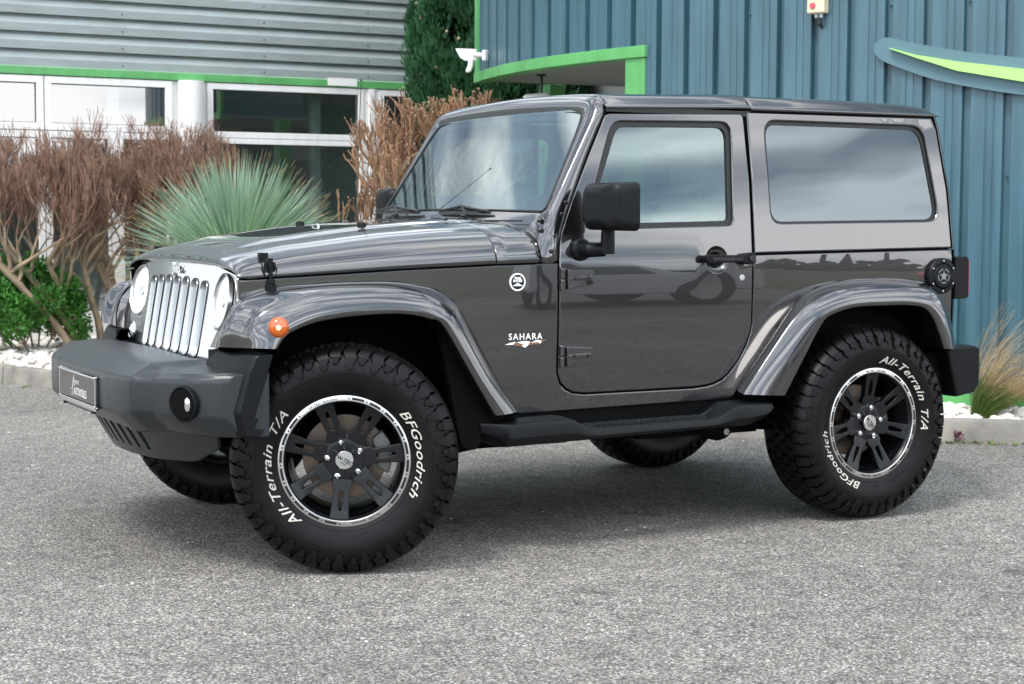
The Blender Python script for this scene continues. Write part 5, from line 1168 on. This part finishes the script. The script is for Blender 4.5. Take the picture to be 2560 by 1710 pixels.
# ---- side steps
for s in (-1, 1):
    secs = []
    for x in (.575, .60, .645, .66, .80, .90, .94, .97, 1.00, 1.04, 1.2, 1.4, 1.57, 1.61, 1.645, 1.68, 1.71, 1.76, 1.84, 1.875, 1.895):
        ty = interp(x, [(.575, .510), (.66, .510), (.90, .515), (.94, .508), (.98, .488), (1.02, .474), (1.57, .480), (1.62, .492), (1.67, .518), (1.72, .531), (1.90, .525)])
        by = interp(x, [(.575, .445), (.645, .415), (.68, .415), (1.2, .425), (1.80, .437), (1.87, .455), (1.895, .49)])
        yo = interp(x, [(.575, .87), (.645, .945), (.66, .955), (1.80, .955), (1.895, .92)])
        ins = interp(x, [(.575, 0), (.94, 0), (1.02, .022), (1.57, .022), (1.67, 0), (1.9, 0)])
        secs.append([(x, s*.79, ty-.004), (x, s*.835, ty+.002-ins*.3), (x, s*.840, ty+.002-ins*.9), (x, s*(yo-.035), ty-.002-ins*.55), (x, s*(yo-.022), ty-.002), (x, s*(yo-.008), ty-.006), (x, s*yo, ty-.018), (x, s*(yo+.002), lerp(ty, by, .6)), (x, s*(yo-.020), by+.008), (x, s*(yo-.05), by), (x, s*.80, by)])
    q = MB(); q.loft(secs, True, True); st = q.build('side_step', BLK, car, smooth=38, bevel=.004)
    q = MB()
    for i in range(40):
        for j in range(4):
            x = 1.035+i*.0135+(.0067 if j % 2 else 0); y = s*(.855+j*.016); q.box([x, y, .4745+.006*(x-1.0)/.6], [.012, .0055, .011], Matrix.Rotation(.7 if j % 2 else -.7, 3, 'Z'))
    q.build('tread_plate', GREYP, st, fix=False, smooth=None)
# ---- underbody
q = MB()
for s in (-1, 1):
    q.box2((-.45, s*.37, .42), (2.9, s*.45, .52)); q.box2((.55, s*.60, .50), (1.95, s*.72, .56))
    q.tube([(.05, s*.50, .36), (.62, s*.47, .42)], .028, 8); q.tube([(2.38, s*.55, .36), (1.80, s*.62, .415)], .024, 8)
q.tube([(0, -.70, .41), (0, .70, .41)], .042, 12); q.tube([(2.423, -.70, .41), (2.423, .70, .41)], .045, 12)
q.lathe([(.0001, -.10), (.09, -.08), (.13, 0), (.09, .08), (.0001, .10)], (0, .18, .41), axis='Y', n=16); q.lathe([(.0001, -.1), (.1, -.08), (.14, 0), (.1, .08), (.0001, .10)], (2.423, 0, .41), axis='X', n=16)
q.box2((.45, -.35, .33), (1.25, .30, .50)); q.box2((1.45, -.60, .36), (2.05, -.05, .52)); q.tube([(.35, .2, .40), (1.3, .25, .37), (2.2, .1, .42)], .04, 10)
q.tube([(-.12, -.62, .36), (-.12, .62, .38)], .018, 8); q.tube([(.05, .30, .33), (-.1, -.60, .36)], .015, 8)
q.build('chassis', DARK, car)
for s in (-1, 1):
    q = MB(); q.sheet(rnd([(1.66, .44), (1.90, .46), (1.89, .365), (1.86, .345), (1.81, .335), (1.74, .37)], .02), [], lambda x, z: (x, s*.64, z), (0, -s*.05, 0)); br = q.build('control_arm_bracket', DARK, car, bevel=.003)
    q = MB(); q.tube([(1.855, s*.64, .375), (1.855, s*.655, .375)], .015, 6); q.build('bolt', STEEL, br)
    q = MB(); q.sheet(rnd([(.50, .46), (.95, .45), (.93, .40), (.80, .385), (.72, .36), (.60, .345), (.52, .36)], .02), [], lambda x, z: (x, s*.55, z), (0, -s*.05, 0)); br = q.build('control_arm_bracket', DARK, car, bevel=.003)
    q = MB(); q.tube([(.60, s*.55, .385), (.60, s*.565, .385)], .014, 6); q.build('bolt', STEEL, br)
# ---- interior
for s in (-1, 1):
    q = MB(); secs = []
    for z, hh, d, xo in ((.86, .20, .06, 0), (.95, .235, .07, .02), (1.15, .235, .06, .07), (1.30, .19, .05, .11), (1.34, .15, .04, .12)):
        rr = rnd([(-d, -hh), (d, -hh), (d, hh), (-d, hh)], .035); secs.append([(1.72+xo+p[0], s*.38+p[1], z) for p in rr])
    q.loft(secs, True, True); seat = q.build('seat', FABRIC, car, smooth=50)
    q = MB(); secs = []
    for z, hh, d in ((1.37, .10, .035), (1.40, .13, .05), (1.50, .13, .045), (1.54, .10, .03)):
        rr = rnd([(-d, -hh), (d, -hh), (d, hh), (-d, hh)], .03); secs.append([(1.86+p[0], s*.38+p[1], z) for p in rr])
    q.loft(secs, True, True); q.tube([(1.85, s*.38-.05, 1.30), (1.86, s*.38-.05, 1.40)], .007, 6); q.tube([(1.85, s*.38+.05, 1.30), (1.86, s*.38+.05, 1.40)], .007, 6); q.build('headrest', FABRIC, seat, smooth=50)
    q = MB(); q.box([1.50, s*.38, .86], [.50, .46, .13]); q.build('seat_cushion', FABRIC, seat, bevel=.03)
q = MB(); ds = []
for y in (-.70, -.3, 0, .3, .70): ds.append([(1.00, y, 1.22), (1.10, y, 1.25), (1.20, y, 1.235), (1.27, y, 1.17), (1.27, y, .98), (1.0, y, .95)])
q.loft(ds, True, True); dash = q.build('dashboard', BLK, car, bevel=.01)
q = MB(); q.lathe([(.185+.014*math.cos(a), .014*math.sin(a)) for a in [k*math.pi/4 for k in range(8)]], axis='X', n=32, loop=True); q.tube([(0, -.18, 0), (0, .18, 0)], .014, 8); q.tube([(0, 0, 0), (0, 0, -.18)], .014, 8); q.lathe([(.05, .02), (.05, -.03), (.0001, -.035)], axis='X', n=16)
q.xform(Matrix.Translation((1.36, -.38, 1.14)) @ Matrix.Rotation(R(25), 4, 'Y')); q.build('steering_wheel', BLK, car)
q = MB()
for s in (-1, 1): q.tube(catmull([(1.16, s*.56, 1.60), (1.25, s*.60, 1.655), (1.5, s*.60, 1.665), (1.92, s*.60, 1.665), (2.3, s*.60, 1.62), (2.75, s*.62, 1.20), (2.80, s*.62, 1.0)], 4), .032, 10); q.tube([(1.93, s*.62, 1.0), (1.95, s*.60, 1.66)], .03, 10)
q.tube([(1.93, -.60, 1.66), (1.93, .60, 1.66)], .03, 10); q.build('roll_bar', BLK, car)
q = MB(); q.box([2.35, 0, 1.10], [.12, .80, .36], Matrix.Rotation(.15, 3, 'Y')); q.box([2.18, 0, .93], [.42, .80, .12]); q.build('rear_bench', FABRIC, car, bevel=.03)
q = MB(); q.prism(rnd([(-.12, -.03), (.12, -.03), (.13, .03), (-.13, .03)], .02), lambda p: (1.20, -.02+p[0], 1.575+p[1]), lambda p: (1.225, -.02+p[0], 1.575+p[1])); q.tube([(1.20, -.02, 1.60), (1.15, -.02, 1.66)], .008, 8); q.box([1.15, -.02, 1.67], [.03, .09, .04]); q.build('rear_view_mirror', BLKS, car, bevel=.003)
# ================================================================== WHEELS
prof = catmull([(.393, 0, 0), (.3925, .05, 0), (.389, .09, 0), (.382, .110, 0), (.370, .124, 0), (.352, .134, 0), (.325, .1415, 0), (.290, .139, 0), (.262, .131, 0), (.240, .121, 0), (.228, .114, 0), (.222, .100, 0)], 5)
pd = [0]
for a, b in zip(prof, prof[1:]): pd.append(pd[-1]+(b-a).length)
def pt(t):
    s = -1 if t > 0 else 1; t = abs(t)   # +t = outer side (towards -y)
    for i in range(len(pd)-1):
        if t <= pd[i+1]:
            f = (t-pd[i])/(pd[i+1]-pd[i]); p = prof[i].lerp(prof[i+1], f); d = (prof[i+1]-prof[i]).normalized()
            return p.x, s*p.y, -(-d.y), (s*-d.x)*1.0, d
    p = prof[-1]; d = (prof[-1]-prof[-2]).normalized(); return p.x, s*p.y, d.y, -s*d.x, d
def tp(t, ang, h):
    r, y, nr, ny, d = pt(t)
    s = -1 if t > 0 else 1
    nr = d.y; nyy = -d.x*s        # normal (outward)
    r += nr*h; y += nyy*h
    return (r*math.cos(ang), y, r*math.sin(ang))
tm = MB(); NS = 104
ts_ = [k*pd[-1]/26 for k in range(27)]
secs = []
for k in range(NS):
    a = 2*math.pi*k/NS; secs.append([tp(t, a, 0) for t in [-q for q in ts_[::-1]]+ts_[1:]])
tm.loft(secs, loop=True)
# fine raised ribs around the sidewall
NP = 24; PA = 2*math.pi/NP; RR = .41
def block(rows, a0, h0, h1=None, flip=False):
    """rows: (t, s_left, s_right)"""
    n = len(rows); v = []; f = []; h1 = h0 if h1 is None else h1
    for i, (t, l, r_) in enumerate(rows):
        h = lerp(h0, h1, i/(n-1)); w_ = .0015 if h > .006 else .001
        v += [tp(t, a0+(l-w_)/RR, -.002), tp(t, a0+l/RR, h), tp(t, a0+(l+r_)/2/RR, h+.0004), tp(t, a0+r_/RR, h), tp(t, a0+(r_+w_)/RR, -.002)]
    for i in range(n-1):
        for j in range(4): f.append((i*5+j, i*5+j+1, (i+1)*5+j+1, (i+1)*5+j))
    eps = .0015 if rows[-1][0] > rows[0][0] else -.0015
    for i, e in ((0, -eps), (n-1, eps)):
        t, l, r_ = rows[i]; o = len(v); v += [tp(t+e, a0+l/RR, -.002), tp(t+e, a0+(l+r_)/2/RR, -.002), tp(t+e, a0+r_/RR, -.002)]
        f += [(i*5, i*5+1, o), (i*5+1, i*5+2, o+1, o), (i*5+2, i*5+3, o+2, o+1), (i*5+3, i*5+4, o+2)]
    tm.add(v, f)
rt = random.Random(4)
for k in range(NP):
    for sd in (1, -1):
        a0 = k*PA+(0 if sd > 0 else PA/2)
        z = lambda rows: [(sd*t, (l if sd > 0 else -r_)*1.16, (r_ if sd > 0 else -l)*1.16) for t, l, r_ in rows]
        # long shoulder lug reaching down the sidewall, then a short one
        block(z([(.079, -.020, .019), (.092, -.025, .014), (.104, -.024, .015), (.116, -.019, .020), (.126, -.019, .019), (.138, -.023, .014)]), a0-.023/RR, .017, .014)
        block(z([(.137, -.021, .012), (.146, -.018, .013), (.156, -.012, .016), (.166, -.012, .012), (.176, -.006, .006)]), a0-.023/RR, .015, .008)
        block(z([(.084, -.017, .018), (.097, -.022, .013), (.112, -.020, .015), (.124, -.015, .020), (.134, -.016, .016)]), a0+.031/RR, .017, .013)
        block(z([(.136, -.014, .015), (.146, -.006, .016), (.155, -.002, .011)]), a0+.031/RR, .013, .007)
        block(z([(.150, .018, .027), (.160, .020, .026), (.168, .0225, .024)]), a0-.002/RR, .004, .003)
        # interlocked centre blocks
        for q, sh in ((0, 0), (1, .5)):
            b0 = k*PA+(q*.5)*PA+(0 if sd > 0 else .25*PA)
            block(z([(.041, -.019, .010), (.050, -.015, .017), (.059, -.021, .011), (.067, -.014, .019), (.075, -.017, .016)]), b0, .016)
            block(z([(.002, -.018, .012), (.011, -.013, .019), (.020, -.021, .011), (.029, -.014, .018), (.037, -.017, .013)]), b0+.25*PA, .016)
def ring_text(body_, ang_c, r0, size, shear, offset, ext, yf, spacing=1.0, sx=1.0, flat=False):
    vs_, fs_ = text_mesh(body_, size, shear, offset, ext, spacing); o = []
    for v in vs_:
        r = r0+v.y; a = ang_c-v.x*sx/(r0+size*.35)
        o.append((r*math.cos(a), yf(r)-max(0, v.z)*1.0-.0006, r*math.sin(a)))
    return o, fs_
def sidewall_y(r):
    best = None
    for p in prof[20:]:
        if best is None or abs(p.x-r) < abs(best.x-r): best = p
    i = min(range(20, len(prof)-1), key=lambda i: abs(prof[i].x-r) if True else 0)
    for i in range(20, len(prof)-1):
        if prof[i].x >= r >= prof[i+1].x:
            f = (prof[i].x-r)/(prof[i].x-prof[i+1].x+1e-9); return -lerp(prof[i].y, prof[i+1].y, f)
    return -best.y
hub = MB(); hub.lathe([(.20, -.100), (.205, -.08), (.196, -.02), (.192, .08), (.21, .12), (.225, .125)], n=48); hub.lathe([(.0001, .02), (.09, .02), (.09, .08), (.0001, .09)], n=20)
wheel = hub.build('wheel', RIMB, None, smooth=40, local=True); wheel.parent = car; WL[wheel.name] = Vector((0, 0, 0))
tyre = tm.build('tyre', RUB, wheel, smooth=16, local=True, fix=False)
lt = MB()
for b_, ac, sx_ in (('BFGoodrich', 7, 1.42), ('All-Terrain', 201, 1.5), ('T/A', 150, 1.4)):
    lt = MB(); v_, f_ = ring_text(b_, R(ac), .257, .044, 0.34, .0002, .0016, sidewall_y, 1.08, sx_); lt.add(v_, f_)
    lt.build('raised_lettering', WHITE, wheel, smooth=None, local=True, fix=False)
lt = MB()
for b_, ac in (('LT285/70R17', 283), ('RADIAL TUBELESS', 318), ('LOAD RANGE E', 88), ('M+S', 60)):
    v_, f_ = ring_text(b_, R(ac), .262, .014, 0, 0, .0008, sidewall_y, 1.1, 1.1); lt.add(v_, f_)
lt.lathe([(.249, sidewall_y(.249)-.0), (.2495, sidewall_y(.2495)-.0015), (.251, sidewall_y(.251)-.0015), (.2515, sidewall_y(.2515))], n=90); lt.lathe([(.312, sidewall_y(.312)), (.3125, sidewall_y(.3125)-.0012), (.314, sidewall_y(.314)-.0012), (.3145, sidewall_y(.3145))], n=90)
lt.build('moulded_lettering', RUB, wheel, smooth=None, local=True, fix=False)
# rim face : spokes
sp = MB()
for k in range(7):
    a = R(264.5+360/7*k); ca, sa = math.cos(a), math.sin(a)
    ol = [(.070, -.034), (.094, -.034), (.110, -.0255), (.150, -.029), (.215, -.035), (.218, 0), (.215, .035), (.150, .029), (.110, .0255), (.094, .034), (.070, .034)]
    hole = rnd([(.114, -.0095), (.150, -.0090), (.184, -.0038), (.184, .0038), (.150, .0090), (.114, .0095)], .006, 3)
    yy = lambda r: interp(r, [(.07, -.082), (.10, -.086), (.18, -.098), (.216, -.108)])
    sub = MB(); sub.sheet(ol, [hole], lambda u, v: (u*ca-v*sa, yy(u), u*sa+v*ca), (0, .028, 0), grid=.03, seg=.012); sp.add(sub.v, sub.f)
    a2 = a+math.pi/7; ca2, sa2 = math.cos(a2), math.sin(a2)
sp.lathe([(.0345, -.080), (.058, -.082), (.080, -.080), (.090, -.072), (.092, -.05)], n=56); sp.lathe([(.0345, -.080), (.034, -.095), (.030, -.097)], n=32)
rim = sp.build('rim_face', RIMB, wheel, smooth=35, local=True, bevel=.0022)
rg = MB(); rg.lathe([(.236, -.108), (.237, -.116), (.235, -.120), (.233, -.121), (.217, -.121), (.215, -.119), (.2145, -.108)], n=96); rg.build('rim_ring', STEEL, wheel, smooth=30, local=True)
rb = MB(); rb.lathe([(.2145, -.112), (.206, -.100), (.204, -.08)], n=64); rb.build('rim_lip', RIMB, wheel, smooth=30, local=True)
dk = MB()
def arc_slot(a0, a1, r0, r1, y):
    n = 8; ang = [lerp(a0, a1, i/n) for i in range(n+1)]
    v = [(r1*math.cos(a), y, r1*math.sin(a)) for a in ang]+[(r0*math.cos(a), y, r0*math.sin(a)) for a in ang[::-1]]; dk.add(v, [tuple(range(len(v)))])
DA = 360/22; 
for k in range(22):
    ac = 110+DA*(k); rel = (ac-110) % 360
    if min(rel, 360-rel) < 23 or abs(rel-180) < 23: continue
    arc_slot(R(ac-5.6), R(ac+5.6), .2205, .2295, -.1214)
for k in range(22):
    ac = 110+DA*(k+.5); rel = (ac-110) % 360
    if min(rel, 360-rel) < 19 or abs(rel-180) < 19: continue
    c0 = .225; dk.add([(c0*math.cos(R(ac))+.0032*math.cos(t), -.1214, c0*math.sin(R(ac))+.0032*math.sin(t)) for t in [q*math.pi/5 for q in range(10)]], [tuple(range(10))])
dk.build('ring_marking', BLKS, wheel, smooth=None, local=True, fix=False)
for ac in (110, 290):
    dk = MB(); v_, f_ = ring_text('W-TEC  Extreme', R(ac), .2205, .0125, 0, .0002, 0, lambda r: -.1213, 1.1, 1.1); dk.add(v_, f_); dk.build('ring_lettering', BLKS, wheel, smooth=None, local=True, fix=False)
hc = MB(); hc.lathe([(.0335, -.088), (.0330, -.098), (.031, -.100), (.0001, -.1005)], n=32); hc.build('hub_cap', STEEL, wheel, smooth=30, local=True)
hm = MB(); v_, f_ = text_mesh('W-TEC', .019, .1, .0006, .0002); cr_, sr_ = math.cos(R(-28)), math.sin(R(-28))
hm.add([(v.x*cr_-(v.y-.006)*sr_, -.1012-v.z, v.x*sr_+(v.y-.006)*cr_) for v in v_], f_)
v_, f_ = text_mesh('WHEELS', .0075, .1, .0001, .0002); hm.add([(v.x*cr_-(v.y-.015)*sr_, -.1012-v.z, v.x*sr_+(v.y-.015)*cr_) for v in v_], f_)
hm.build('hub_cap_lettering', BLKS, wheel, smooth=None, local=True, fix=False)
for k in range(5):
    a = R(102+72*k); c, s = .0635*math.cos(a), .0635*math.sin(a)
    q = MB(); q.lathe([(.0001, -.099), (.006, -.0985), (.0115, -.094), (.012, -.078)], (c, 0, s), n=6); q.build('lug_nut', CHR, wheel, smooth=20, local=True)
q = MB(); q.lathe([(.0155, -.0825), (.0145, -.0835), (.012, -.0825), (.011, -.0815)], n=4)
ds = MB(); ds.lathe([(.152, .010), (.153, .012), (.153, .030), (.152, .032)], n=48); ds.lathe([(.152, .010), (.085, .010), (.084, -.010), (.0001, -.01)], n=48); ds.build('brake_disc', DISC, wheel, smooth=30, local=True)
cl = MB(); cl.sheet([(r*math.cos(R(a)), r*math.sin(R(a))) for r, a in [(.170, -22), (.174, 0), (.172, 20), (.165, 36), (.115, 34), (.118, 5), (.12, -18)]], [], lambda u, v: (u, -.012, v), (0, .05, 0), grid=.05); cl.build('brake_caliper', mat('cast_grey', (.22, .22, .21), .5, .5), wheel, local=True, bevel=.006)
def wheel_copy():
    c = wheel.copy(); COL.objects.link(c)
    for ch in wheel.children:
        d = ch.copy(); COL.objects.link(d); d.parent = c; d.matrix_parent_inverse.identity()
    return c
def place(wo, x, y, steer, side, rt_, rr):
    wo.location = (x-1.21, y, .409); wo.rotation_euler = (0, 0, R(steer)+(math.pi if side > 0 else 0))
    for ch in wo.children:
        n_ = ch.name.split('.')[0]
        if n_ in ('tyre', 'raised_lettering', 'moulded_lettering'): ch.rotation_euler = (0, R(rt_), 0)
        elif n_ in ('brake_caliper',): pass
        else: ch.rotation_euler = (0, R(rr), 0)
w2 = wheel_copy(); w3 = wheel_copy(); w4 = wheel_copy()
place(wheel, .049, -.815, -24, -1, 0, 0); place(w2, 2.423, -.800, 0, -1, 148, 22)
place(w3, .14, .77, -24, 1, 60, 10); place(w4, 2.423, .80, 0, 1, 200, 30)
